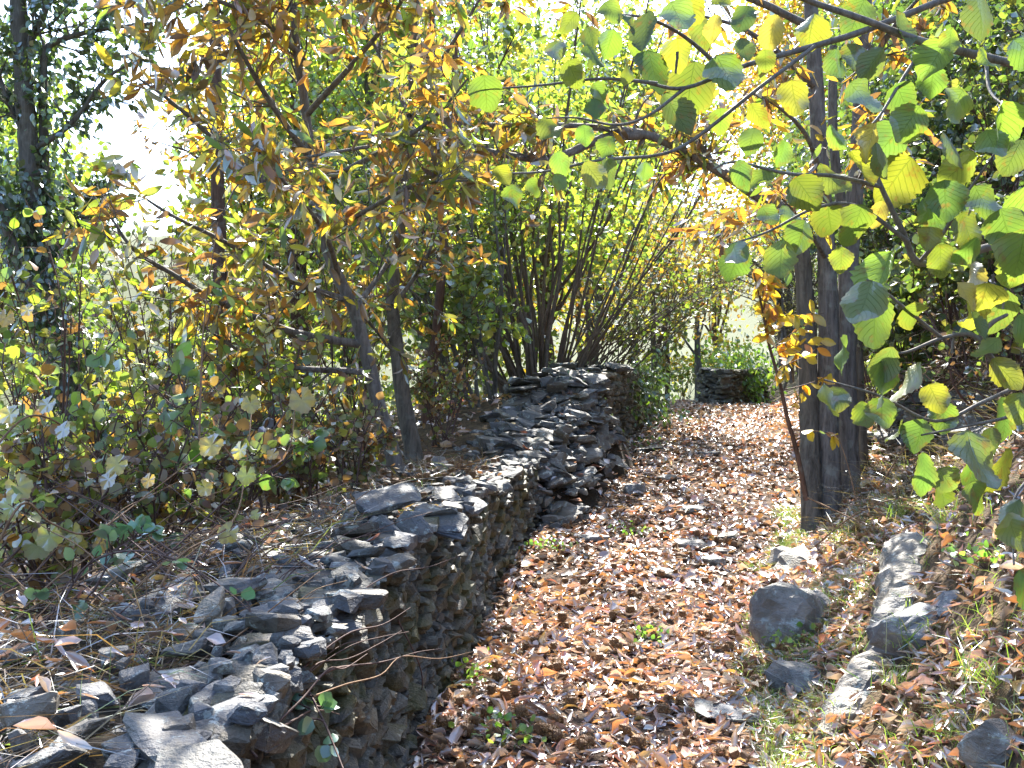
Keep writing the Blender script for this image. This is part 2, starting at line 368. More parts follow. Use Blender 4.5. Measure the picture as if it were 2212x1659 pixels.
T_FAR = [_q(rnd(-.2, .2), rnd(-.15, .25)) for k in range(4)]
T_IVY = [grid_leaf(lambda t: .42*(1-t)**.6*np.minimum(1, t*6+.2)*(1+.2*np.cos(t*12)) + .01, 4, 3, rnd(-.3, .6), rnd(0, .3), 0., seed=k) for k in range(6)]

def leaf_frames(pos, ydir, up_bias=.7, jitter=1.0):
    n = len(pos); y = unit(ydir)
    nn = rng.normal(size=(n, 3))*jitter + np.array([0, 0, up_bias]); nn = nn - (nn*y).sum(1, keepdims=True)*y; z = unit(nn)
    return np.cross(y, z), y, z

def palette(n, pal):
    w = np.array([p[0] for p in pal], float); w /= w.sum(); c = np.array([p[1] for p in pal])
    k = rng.choice(len(pal), n, p=w); out = c[k]*rng.uniform(.72, 1.3, (n, 1))*rng.uniform(.9, 1.1, (n, 3))
    return out
G_GREEN = (.115, .17, .035); G_LIME = (.18, .25, .035); G_YEL = (.37, .34, .05); G_GOLD = (.46, .29, .035); G_OR = (.40, .18, .03)
G_BR = (.21, .105, .04); G_DBR = (.10, .055, .03); G_OL = (.20, .19, .04); G_PALE = (.36, .27, .19); G_DG = (.05, .085, .022); G_RED = (.28, .075, .04)
PAL_CHEST = [(2.2, G_GOLD), (2.0, G_OR), (4.2, G_BR), (3.2, G_OL), (1.2, G_LIME), (1.0, G_GREEN), (1.0, G_YEL), (1.2, G_DBR)]
PAL_CHEST_R = [(2.5, G_GOLD), (3, G_OR), (2.5, G_BR), (1.2, G_OL), (.6, G_LIME)]
PAL_HAZ = [(3, G_LIME), (3, G_GREEN), (1.2, G_YEL), (.6, G_OL)]
PAL_NEARHAZ = [(5, (.095, .15, .055)), (3, (.135, .185, .05)), (.9, (.20, .22, .045)), (.4, (.27, .22, .08))]
PAL_LIT = [(3, (.34, .205, .13)), (2.8, (.48, .25, .09)), (2.8, (.54, .40, .31)), (1.8, (.15, .088, .06)), (1.6, (.52, .46, .42)), (.7, (.56, .36, .10)), (.7, (.40, .17, .10))]

def scatter(acc, temps, pos, ydir, size, colr, up_bias=.7, jitter=1.0, frames=None, edge=(.17, .09, .035), ew=.5):
    n = len(pos)
    if n == 0: return
    X, Y, Z = frames if frames is not None else leaf_frames(pos, ydir, up_bias, jitter)
    size = np.broadcast_to(size, (n,)); k = rng.integers(0, len(temps), n)
    for q in range(len(temps)):
        s = np.nonzero(k == q)[0]
        if not len(s): continue
        V, F, E, _ = temps[q]; nv = len(V)
        W = pos[s][:, None, :] + size[s][:, None, None]*(V[None, :, 0:1]*X[s][:, None, :] + V[None, :, 1:2]*Y[s][:, None, :] + V[None, :, 2:3]*Z[s][:, None, :])
        FF = (np.arange(len(s))[:, None, None]*nv + F[None]).reshape(-1, F.shape[1])
        e = (E*ew)[None, :, None]*rng.uniform(0, 1, (len(s), 1, 1)); C = colr[s][:, None, :]*(1-e) + np.array(edge)*e
        acc.add(W.reshape(-1, 3), FF, C.reshape(-1, 3))

def in_view(p, m=1.0):
    d = p[:, 1]*math.cos(PITCH) - (p[:, 2]-EYE)*math.sin(PITCH)
    v = (p[:, 2]-EYE)*math.cos(PITCH) + p[:, 1]*math.sin(PITCH)
    return (d > .3) & (np.abs(p[:, 0]/d) < .5143*m) & (np.abs(v/d) < .3857*m)

_var = {}
def leaf_variants(key, temps, pal, material, ew=.5, edge=(.17, .09, .035), n=18):
    if key not in _var:
        cs = palette(n, pal); L_ = []
        for i in range(n):
            V, F, E, luv = temps[i % len(temps)]; e = (E*ew*rnd(.1, 1))[:, None]
            L_.append(new_mesh('leaf', V, [F], material, cs[i]*(1-e)+np.array(edge)*e, luv, True))
        _var[key] = L_
    return _var[key]

def foliage(root, pos, ydir, size, pal, temps, key, n_parts=300, material=None, up_bias=.7, jitter=1.0, name='leaf', crown='crown', ew=.5):
    """the leaves that show largest become parts of their own, the rest one crown mesh"""
    material = material or M_LEAF
    pos = np.asarray(pos); n = len(pos); size = np.broadcast_to(size, (n,)).copy()
    fr = leaf_frames(pos, np.asarray(ydir), up_bias, jitter)
    sel = np.zeros(n, bool)
    if n_parts:
        vis = np.nonzero(in_view(pos, .97))[0]; d = np.linalg.norm(pos[vis]-np.array([0, 0, EYE]), axis=1)/size[vis]
        sel[vis[np.argsort(d)[:n_parts]]] = True
        vs = leaf_variants(key, temps, pal, material, ew)
        for i in np.nonzero(sel)[0]:
            put(name, vs[int(rng.integers(len(vs)))], root, mat3(fr[0][i], fr[1][i], fr[2][i], pos[i], float(size[i])))
    r = ~sel
    if r.any():
        acc = Acc(); scatter(acc, temps, pos[r], None, size[r], palette(int(r.sum()), pal), frames=tuple(f[r] for f in fr), ew=ew)
        put(crown, acc.mesh(crown, material, True), root, kind='stuff')

# ------------------------------------------------------------------ branching
def wiggle_line(p0, d0, length, n=5, bend=.35, grav=0.):
    p = [np.array(p0, float)]; d = unit(d0); st = length/(n-1)
    for i in range(n-1):
        d = unit(d + rng.normal(size=3)*bend*.5 + np.array([0, 0, grav])); p.append(p[-1]+d*st)
    return np.array(p)

def sprout(limb, rad, n, length, spread=.9, up=.25, tmin=.2, taper=.55, grav=0., seg=5, rfac=.45, rmin=.003, along=.45):
    """side branches on a limb -> list of (pts, radii)"""
    out = []; m = len(limb); tg = unit(np.gradient(limb, axis=0))
    for i in range(n):
        t = rng.uniform(tmin, 1.0); k = min(int(t*(m-1)), m-1)
        d = tg[k]*along + rng.normal(size=3)*spread*.6 + np.array([0, 0, up])
        L_ = length*(1-taper*t)*rng.uniform(.6, 1.3)
        p = wiggle_line(limb[k], d, L_, seg, .35, grav); r0 = max(rad[k]*rfac*rng.uniform(.6, 1), rmin)
        out.append((p, path_r(seg, r0, max(rmin*.6, .0015))))
    return out

def leaf_sites(twigs, per, tmin=.15, droop=.35, spread=.9):
    pos, yd = [], []
    for p, r in twigs:
        m = len(p); tg = unit(np.gradient(p, axis=0))
        k = max(1, int(rng.poisson(per)))
        t = rng.uniform(tmin, 1, k)*(m-1); i = np.minimum(t.astype(int), m-2); f = (t-i)[:, None]
        pos.append(p[i]*(1-f)+p[i+1]*f); yd.append(tg[i]*.7 + rng.normal(size=(k, 3))*spread*.6 - np.array([0, 0, droop]))
    return np.vstack(pos), np.vstack(yd)

def add_tubes(name, tubes, material, parent, k=4):
    a = Acc()
    for p, r in tubes:
        V, F = tube(p, r, k); a.add(V, F)
    return put(name, a.mesh(name, material, True), parent, kind='stuff')

def solid(name, pts, r0, r1, material, parent, k=10, n=6, rough=.04, pw=1.0, flare=0.):
    c = catmull(pts, n); rad = path_r(len(c), r0, r1, pw)
    if flare: rad = rad*(1 + flare*np.exp(-np.linspace(0, len(c)-1, len(c))/2.2))
    V, F = tube(c, rad, k, rough)
    put(name, new_mesh(name, V, [F], material, smooth=True), parent)
    return c, rad

# ------------------------------------------------------------------ stones and dry stone walls
def hull_rock(npt, expo, seed, lay=0.):
    r = np.random.default_rng(seed)
    v = unit(r.normal(size=(npt, 3))); v = np.sign(v)*np.abs(v)**expo; v = v/np.abs(v).max(0)*.5
    v *= r.uniform(.82, 1.0, (npt, 1)); v[:, 0] += .22*v[:, 1]*r.normal(); v[:, 0] += .15*v[:, 2]*r.normal()
    v = v/np.abs(v).max(0)*.5
    bm = bmesh.new(); [bm.verts.new(q) for q in v]; h = bmesh.ops.convex_hull(bm, input=bm.verts)
    bmesh.ops.delete(bm, geom=[g for g in h['geom_interior'] if isinstance(g, bmesh.types.BMVert)], context='VERTS')
    bm.verts.index_update(); V = np.array([q.co[:] for q in bm.verts]); F = np.array([[q.index for q in f.verts] for f in bm.faces]); bm.free()
    return V, F
ROCKS = [hull_rock(int(rng.integers(16, 26)), rnd(.35, .6), 100+k) for k in range(36)]
def hi_rock(VF, seed):
    V, F = VF; bm = bmesh.new(); vs = [bm.verts.new(q) for q in V]; [bm.faces.new([vs[i] for i in f]) for f in F]
    bmesh.ops.dissolve_limit(bm, angle_limit=.18, verts=bm.verts, edges=bm.edges)
    bmesh.ops.bevel(bm, geom=list(bm.edges), offset=.045, segments=1, affect='EDGES', clamp_overlap=True)
    bmesh.ops.triangulate(bm, faces=bm.faces); bmesh.ops.subdivide_edges(bm, edges=[e for e in bm.edges if e.calc_length() > .22], cuts=1, use_grid_fill=False); bmesh.ops.triangulate(bm, faces=bm.faces)
    r = np.random.default_rng(seed); st = r.normal(size=14)*.05; sd = Vector((seed*3.1, seed*1.7, 0))
    for v in bm.verts:
        k = int(np.clip((v.co.z+.5)*13, 0, 13)); side = min(1, max(0, (abs(v.co.x)+abs(v.co.y)-.25)*3))
        n = mnoise.noise(v.co*4.5+sd)*.05 + mnoise.noise(v.co*11+sd)*.025
        v.co.x *= 1 + st[k]*side + n; v.co.y *= 1 + st[k]*side + n; v.co.z *= 1 + 1.3*mnoise.noise(v.co*6+sd*2)*.14
    bm.verts.index_update(); V2 = np.array([q.co[:] for q in bm.verts]); F2 = np.array([[q.index for q in f.verts] for f in bm.faces]); bm.free(); return V2, F2
ROCKS_HI = [hi_rock(r_, 7+k) for k, r_ in enumerate(ROCKS)]
_rockme = {}
def rock_mesh(k, material):
    key = (k, material.name)
    if key not in _rockme: _rockme[key] = new_mesh('stone', ROCKS_HI[k][0], [ROCKS_HI[k][1]], material)
    return _rockme[key]

def euler_m(yaw, pitch, roll): return np.array((Matrix.Rotation(yaw, 3, 'Z') @ Matrix.Rotation(pitch, 3, 'X') @ Matrix.Rotation(roll, 3, 'Y')))

def place_stones(root, specs, material, n_parts=300, mat2=None):
    """specs: (pos, yaw, pitch, roll, (w,d,h), material flag)"""
    cam_p = np.array([0, 0, EYE])
    score = np.array([-(s[4][0]*s[4][2] + s[4][0]*s[4][1])/np.dot(s[0]-cam_p, s[0]-cam_p) * (1.0 if in_view(s[0][None], 1.05)[0] else .01) for s in specs])
    order = np.argsort(score); accs = {}
    for rank, i in enumerate(order):
        p, yaw, pi, ro, dim, fl = specs[i]; k = int(rng.integers(len(ROCKS))); M3 = euler_m(yaw, pi, ro)
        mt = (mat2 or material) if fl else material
        if rank < n_parts: put('stone', rock_mesh(k, mt), root, mat3(M3[:, 0], M3[:, 1], M3[:, 2], p, dim))
        else:
            V, F = ROCKS[k]; accs.setdefault(mt.name, (Acc(), mt))[0].add((V*np.array(dim)) @ M3.T + p, F)
    for a, mt in accs.values(): put('small_stones', a.mesh('small_stones', mt), root, kind='stuff')

def wall_face(specs, face, y0, y1, ztop, zbot, hmin=.022, hmax=.06, wmin=.05, wmax=.17, tilt=0., flip=1, fl=1, depth=.2, batter=.06):
    ys = np.linspace(y0, y1, 200); xs = face(ys); seg = np.hypot(np.diff(xs), np.diff(ys)); S = np.concatenate([[0], np.cumsum(seg)])
    zrel = 0.0
    while zrel < 1.5:
        h = rnd(hmin, hmax); s = rnd(-.1, 0)
        while s < S[-1]:
            w = rnd(wmin, wmax)*(.7 if rng.random() < .3 else 1); sc = s + w/2; s += w*.96
            y = float(np.interp(sc, S, ys)); x = float(np.interp(sc, S, xs))
            zb = float(zbot(y)); z = zb + zrel + h*.5 + rng.normal()*.012
            if z > float(ztop(y)) + .02: continue
            e = .05; tx, ty = float(face(y+e)-face(y-e)), 2*e; l = math.hypot(tx, ty); tx /= l; ty /= l
            nxn, nyn = ty*flip, -tx*flip; dp = depth*rnd(.7, 1.3)
            out = rng.normal()*.022 - batter*(z-zb) - dp*.5 + .02
            p = np.array([x+nxn*out, y+nyn*out, z])
            specs.append((p, math.atan2(ty, tx)+rng.normal()*.12, rng.normal()*.09, tilt*rnd(.4, 1.4)+rng.normal()*.10, (w*1.1, dp, h*rnd(1.05, 1.5)), fl))
        zrel += h*.93

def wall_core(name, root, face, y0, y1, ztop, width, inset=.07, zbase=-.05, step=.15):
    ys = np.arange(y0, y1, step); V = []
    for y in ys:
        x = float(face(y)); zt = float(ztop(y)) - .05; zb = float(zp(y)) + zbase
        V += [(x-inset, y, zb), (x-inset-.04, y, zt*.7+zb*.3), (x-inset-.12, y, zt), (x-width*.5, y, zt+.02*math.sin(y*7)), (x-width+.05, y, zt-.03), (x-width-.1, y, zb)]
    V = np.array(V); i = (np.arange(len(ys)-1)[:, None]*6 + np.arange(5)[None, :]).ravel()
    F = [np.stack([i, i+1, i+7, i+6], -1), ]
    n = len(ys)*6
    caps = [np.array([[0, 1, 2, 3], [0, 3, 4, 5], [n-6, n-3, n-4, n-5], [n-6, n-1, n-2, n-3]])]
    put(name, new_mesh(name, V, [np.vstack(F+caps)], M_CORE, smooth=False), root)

# --- near wall
zt_near = lambda y: np.interp(y, [0, 2, 4.2, 5.4, 6.5, 7.4, 8.3, 8.9], [.80, .80, .79, .70, .66, .64, .62, .58])
near_wall = empty('dry_stone_wall', (-.6, 4.5, 0), 'long grey dry stone wall with tumbled top in the left foreground', 'stone wall', 'dry stone walls')
specs = []
wall_face(specs, xl, .8, 8.7, zt_near, lambda y: zp(y)-.03, tilt=-.28)
for q in range(900):          # tumbled cap stones across the top
    y = rng.uniform(.9, 8.8); w = .02+.9*rng.random()**1.5; x = float(xl(y)) - w
    if w > .5 and y < 6 and rng.random() < .6: continue
    big = rng.random() < .14; L_ = rnd(.13, .22) if big else rnd(.045, .12)
    z = float(zt_near(y)) + rnd(-.03, .05) - .12*max(0, w-.7) + (.03 if big else 0)
    specs.append((np.array([x, y, z]), rnd(0, 6.3), rng.normal()*.16, rng.normal()*.16, (L_, L_*rnd(.5, .9), rnd(.025, .055) if rng.random() < .8 else rnd(.05, .08)), 0))
def cap(px, py, d, yaw, pi, ro, dims): specs.append((P(px, py, d)+[0, 0, .015], yaw, pi, ro, tuple(1.1*q for q in dims), 0))
cap(470, 1500, 2.45, .25, .16, -.05, (.36, .21, .055)); cap(555, 1590, 2.25, 1.1, .25, .5, (.22, .12, .07)); cap(320, 1640, 2.2, .1, .1, 0, (.34, .2, .06))
cap(395, 1580, 2.25, .1, .05, .1, (.22, .16, .10)); cap(590, 1345, 2.95, .3, .05, -.12, (.17, .14, .075)); cap(700, 1345, 3.1, .5, .1, .1, (.16, .13, .07)); cap(560, 1410, 2.75, .2, .1, -.1, (.2, .12, .05))
cap(830, 1170, 4.2, .9, .5, .6, (.17, .13, .15)); cap(890, 1150, 4.3, .2, .5, .3, (.16, .12, .13)); cap(760, 1195, 3.9, .6, .2, .3, (.16, .14, .10)); cap(950, 1130, 4.7, -.5, .35, .1, (.32, .2, .05))
cap(840, 1090, 4.9, .3, .3, -.1, (.3, .26, .08)); cap(680, 1270, 3.5, .1, .1, .05, (.34, .2, .06)); cap(830, 1240, 3.6, .5, .15, -.35, (.22, .08, .05)); cap(640, 1410, 2.8, .7, .1, .1, (.15, .13, .07)); cap(620, 1470, 2.6, .4, .2, .2, (.14, .12, .06))
cap(250, 1530, 2.6, .2, .1, 0, (.3, .2, .1)); cap(120, 1640, 2.4, .5, .1, .1, (.25, .2, .1)); cap(420, 1390, 2.9, 1.0, .1, .1, (.2, .15, .08))
place_stones(near_wall, specs, M_STONE, 300, M_STONE_FACE)
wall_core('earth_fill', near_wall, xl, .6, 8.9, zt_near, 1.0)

# --- collapsed stretch and tall far wall
zt_far = lambda y: np.interp(y, [10.4, 11.1, 12.5, 14, 17, 20], [1.18, 1.24, 1.34, 1.30, 1.15, 1.02])
far_wall = empty('dry_stone_wall', (1.2, 13, .4), 'taller brownish stone wall with ivy beyond the collapsed gap', 'stone wall', 'dry stone walls')
specs = []
wall_face(specs, xl, 10.8, 20.5, zt_far, lambda y: zp(y)-.03, hmin=.03, hmax=.07, wmin=.07, wmax=.22, batter=.03)
endf = lambda t: 0*t
z = .35
while z < 1.24:                                   # broken end of the wall, facing the gap
    h = rnd(.05, .11); x = -.05
    while x < .9:
        w = rnd(.12, .34); specs.append((np.array([x+w/2, 10.75+rng.normal()*.06+.12*(z-.35), z+h/2]), rng.normal()*.2, rng.normal()*.12, rng.normal()*.1, (w*1.1, rnd(.2, .34), h*1.2), 0)); x += w*.95
    z += h
for q in range(130):
    y = rng.uniform(10.6, 20); x = float(xl(y))-rng.uniform(.05, .8); L_ = rnd(.16, .5)
    specs.append((np.array([x, y, float(zt_far(y))+rnd(-.02, .08)]), rnd(0, 6.3), rng.normal()*.14, rng.normal()*.14, (L_, L_*rnd(.5, .8), rnd(.04, .1)), 0))
place_stones(far_wall, specs, M_STONE, 260, M_STONE_FAR)
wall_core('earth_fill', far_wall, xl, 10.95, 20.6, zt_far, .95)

rubble = empty('rubble_heap', (.4, 9.6, .2), 'heap of tumbled grey slabs where the wall has collapsed', 'rubble')
specs = []
def mound(x, y):
    t = np.clip((y-8.5)/2.2, 0, 1); base = float(zp(y)); lat = float(xl(y)) - x
    return base + (.50 + .02*t + .30*t**3) * float(np.clip(1 - max(0, -lat-.0)/.5, 0, 1)) * float(np.clip(1.25 - max(0, lat-.3)*.55, .5, 1)) * float(sstep(8.2, 9, np.array(y)))
for q in range(520):
    y = rng.uniform(8.3, 10.9); x = float(xl(y)) + rng.uniform(-.85, .36); L_ = rnd(.08, .22) if rng.random() < .8 else rnd(.24, .38)
    specs.append((np.array([x, y, mound(x, y)+rnd(-.04, .06)]), rnd(0, 6.3), -.15+rng.normal()*.28, .12+rng.normal()*.28, (L_, L_*rnd(.5, .9), rnd(.04, .10)), 0))
for (px, py, d, yw, dm) in [(1120, 1005, 9.3, -.5, (.42, .16, .13)), (1190, 985, 9.5, -.7, (.4, .14, .1)), (1180, 1000, 9.4, -.9, (.36, .12, .1)), (1160, 930, 10, .4, (.34, .26, .16)), (1260, 1010, 9.9, -.2, (.3, .14, .06)), (1060, 1000, 9.2, .4, (.3, .25, .14)), (1250, 965, 10.2, -.2, (.3, .2, .12))]:
    q_ = P(px, py, d); q_[2] = max(q_[2], mound(q_[0], q_[1])+.05); specs.append((q_, yw, .15, .2, dm, 0))
place_stones(rubble, specs, M_STONE, 200)
gxr = np.linspace(-1.15, .55, 16); gyr = np.linspace(8.2, 11.1, 22)
V = np.array([(float(xl(y))+dx, y, mound(float(xl(y))+dx, y)-.07) for y in gyr for dx in gxr]); i = (np.arange(21)[:, None]*16+np.arange(15)[None, :]).ravel()
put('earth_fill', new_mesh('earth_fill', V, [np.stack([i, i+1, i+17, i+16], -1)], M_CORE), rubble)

# --- distant wall stub at the bend
stub = empty('dry_stone_wall', (4.4, 20.5, .5), 'small distant stone wall end topped with greenery at the bend', 'stone wall', 'dry stone walls')
specs = []
A = P(1515, 868, 21.5); B = P(1568, 880, 20.3); C = P(1650, 880, 22.0)
def straight(specs, A, B, ztop, fl, hm, wm):
    z = .40; d = (B-A)[:2]; L_ = np.linalg.norm(d); yaw = math.atan2(d[1], d[0])
    while z < ztop:
        h = rnd(*hm); s = 0
        while s < L_:
            w = rnd(*wm); q = A[:2]+d*(min(s+w/2, L_)/L_)
            specs.append((np.array([q[0], q[1]+.08, z+h/2]), yaw+rng.normal()*.08, rng.normal()*.08, rng.normal()*.08, (w*1.1, .3, h*1.25), fl)); s += w*.95
        z += h
straight(specs, A, B, 1.22, 0, (.07, .14), (.2, .45)); straight(specs, B, C, 1.2, 1, (.04, .07), (.1, .25))
specs.append((P(1545, 802, 21)+np.array([0, .1, 0]), .1, .05, .10, (.7, .5, .16), 0)); specs.append((P(1530, 880, 21)+np.array([-.15, -.2, 0]), .4, .2, .3, (.5, .35, .2), 0)); specs.append((P(1500, 880, 21)+np.array([0, -.1, 0]), 1.4, .2, .2, (.45, .3, .16), 0)); specs.append((P(1600, 806, 21.3), .5, .1, -.15, (.4, .3, .13), 1))
place_stones(stub, specs, M_STONE, 200, M_STONE_FAR)
V = np.array([[*(A[:2]+[.06, .25]), .3], [*(B[:2]+[.0, .25]), .3], [*(C[:2]+[0, .2]), .3], [*(C[:2]+[.4, 1.4]), .3], [*(A[:2]+[.3, 1.2]), .3]]); V = np.vstack([V, V+[0, 0, .85]])
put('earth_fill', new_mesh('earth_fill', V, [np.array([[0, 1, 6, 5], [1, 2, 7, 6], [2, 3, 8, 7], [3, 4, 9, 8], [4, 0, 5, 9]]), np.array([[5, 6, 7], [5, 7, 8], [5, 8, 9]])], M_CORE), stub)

# ------------------------------------------------------------------ rocks of the bank and flat stones in the path
def blob_rock(name, pts, widths, label, cat='rock', material=None, k=22, sub=9, rough=.5, flat=.75):
    c = catmull(pts, sub); m = len(c); w = np.interp(np.linspace(0, 1, m), np.linspace(0, 1, len(widths)), widths)
    V, F = tube(c, w, k, 0.0); ctr = np.repeat(c, k, 0); off = V[:-1]-ctr
    sd = Vector((rnd(0, 50), rnd(0, 50), rnd(0, 50)))
    n = np.array([1 + rough*(1.1*mnoise.noise(Vector(q)*5+sd) + .9*(mnoise.voronoi(Vector(q)*9+sd)[0][0]-.35) + .35*mnoise.noise(Vector(q)*26+sd)) for q in V[:-1]])
    off = off*n[:, None]; off[:, 2] *= flat; V[:-1] = ctr+off
    V = np.vstack([V, c[:1]]); a = np.arange(k); s0 = len(V)-1; e0 = len(V)-2; base = (m-1)*k
    caps = np.vstack([np.stack([(a+1) % k, a, np.full(k, s0)], -1), np.stack([base+a, base+(a+1) % k, np.full(k, e0)], -1)])
    loc = c.mean(0); o = put(name, new_mesh(name, V-loc, [F, caps], material or M_ROCK)); o.location = tuple(loc)
    return tag(o, label, cat)
def GP(px, py, d0=None, dz=0.):
    """ground point under a view pixel"""
    for d in np.arange(1.5, 30, .01):
        q = P(px, py, d)
        if q[2] <= float(ground_z(q[0], q[1])) + dz: return q
    return P(px, py, 20)
def set_rock(name, parts, label, material=None):
    acc = Acc(); loc = parts[0][0]
    for p, yaw, pi, ro, dim, k in parts:
        M3 = euler_m(yaw, pi, ro); V, F = ROCKS_HI[k]; acc.add((V*np.array(dim)) @ M3.T + (p-loc), F)
    o = put(name, acc.mesh(name, material or M_ROCK)); o.location = tuple(loc); return tag(o, label, 'rock')
blob_rock('rock_ridge', [GP(1735, 1640)-[0, 0, .04], GP(1795, 1570)-[-.05, 0, .03], GP(1860, 1480)-[-.06, 0, .035], GP(1900, 1400)-[-.07, 0, .03], GP(1925, 1330)-[-.07, 0, .03], GP(1945, 1260)-[-.05, 0, .03], GP(1970, 1195)-[0, 0, .03], GP(1995, 1160)-[0, 0, .05]], [.05, .10, .12, .13, .14, .13, .12, .05],
          'long narrow grey rock ridge running up the sunny right bank', sub=12, rough=.34, flat=1.0)
blob_rock('boulder', [GP(1660, 1410)+[0.03, 0, .0], GP(1685, 1400)+[0, .03, .03], GP(1705, 1390)+[0.02, .1, .09], GP(1770, 1335)+[0.05, .1, .03]], [.07, .15, .16, .08], 'rounded grey boulder at the foot of the right bank', rough=.4, flat=1.15)
g = GP(1735, 1485); set_rock('rock', [(g+[0, .03, 0], .2, .1, .1, (.32, .22, .18), 3)], 'low grey rock with a pale lichen patch below the boulder')
g = GP(1990, 1370); set_rock('boulder', [(g+[0, .03, .0], .5, .1, -.3, (.42, .26, .24), 16), (g+[.18, .03, .09], .2, .1, -.3, (.28, .2, .2), 21)], 'dark brownish rock jutting from the bank beneath leaves')
g = GP(1740, 1225); set_rock('rock', [(g+[0, 0, .02], .3, .1, .0, (.45, .34, .2), 5), (g+[.28, .15, .06], .1, .1, .1, (.4, .26, .14), 26), (g+[-.12, .1, .04], .8, .1, .1, (.2, .2, .15), 27)], 'flat dark rock at the foot of the clustered trunks')
g = GP(2150, 1635); set_rock('rock', [(g+[0, 0, .02], .3, .5, .3, (.17, .14, .18), 2)], 'dark pointed stone in the sunlit bottom right corner')
for q, (px, py, wd, lab) in enumerate([(1490, 1184, .24, 'bright flat slab lying across the middle of the path'), (1495, 1108, .2, 'pale sunlit slab farther up the path'), (1542, 1224, .15, 'small grey slab on the path right of the bright slab'),
        (1570, 1167, .2, 'thin brown slab on the path near the tree'), (1425, 1246, .16, 'dull grey slab half buried left of the small grey slab'), (1372, 1069, .17, 'dark block with a lit top beside the collapsed wall'),
        (1195, 1140, .16, 'sunlit block lying at the foot of the near wall'), (1575, 1550, .27, 'large triangular flat stone lying in the near path'), (1280, 1170, .2, 'grey slab leaning among leaves below the rubble heap'),
        (1255, 1110, .2, 'dark tumbled slab at the edge of the path below the rubble'), (1440, 1040, .18, 'white sunlit slab on the far bright stretch of path'), (1530, 985, .2, 'small dark clod on the far stretch of path'), (1400, 975, .3, 'low stone strip crossing the far path by the wall'), (1560, 1200, .13, 'white stone beside the right end of the bright slab')]):
    g = GP(px, py); h = rnd(.045, .07) if q not in (5, 6) else .12
    k = int(rng.integers(len(ROCKS))); M3 = euler_m(rnd(-.5, .5), rng.normal()*.06, rng.normal()*.06)
    o = put('path_stone', rock_mesh(k, M_ROCK if q != 12 else M_STONE), None, mat3(M3[:, 0], M3[:, 1], M3[:, 2], g+[0, 0, h*.25+.022], (wd*1.25, wd*.95, h))); tag(o, lab, 'stone', 'stones lying in the path')
# ledge of stones in the hillside behind the clustered trunks
ledge = empty('stone_ledge', (3.9, 9.3, .9), 'dark stacked stone ledge in the shaded hillside behind the trunks', 'stone ledge')
specs = []
for q in range(60):
    px, py = rng.uniform(1870, 2130), rng.uniform(850, 960); g = GP(px, py)
    specs.append((g+[0, -.02, .02], rng.normal()*.3+.6, rng.normal()*.2, rng.normal()*.2, (rnd(.15, .4), .25, rnd(.06, .14)), 0))
place_stones(ledge, specs, M_STONE, 60)

# ------------------------------------------------------------------ young chestnut behind the near wall
def limbs_of(root, defs, material, name='branch', k=7):
    out = []
    for pts, r0, r1 in defs: out.append(solid(name, PP(pts), r0, r1, material, root, k=k, n=5, rough=.05))
    return out
def bushy(root, limbs, n1, l1, n2, l2, per, size, pal, temps, key, parts=300, material=M_BARK, up=.2, droop=.35, tmin=.2, grav=0., jitter=1.0, up_bias=.7, lmat=None, ew=.5):
    b1, b2 = [], []
    for c, r in limbs:
        b1 += sprout(c, r, n1, l1, up=up, tmin=tmin, grav=grav, rmin=.004)
    for p, r in b1: b2 += sprout(p, r, n2, l2, up=up*.5, tmin=.15, grav=grav, rmin=.0025, rfac=.6)
    add_tubes('twigs', b1+b2, material, root)
    pos, yd = leaf_sites(b2+[b for b in b1], per, droop=droop)
    foliage(root, pos, yd, rng.uniform(*size, len(pos)), pal, temps, key, parts, lmat, up_bias, jitter, ew=ew)
    return pos

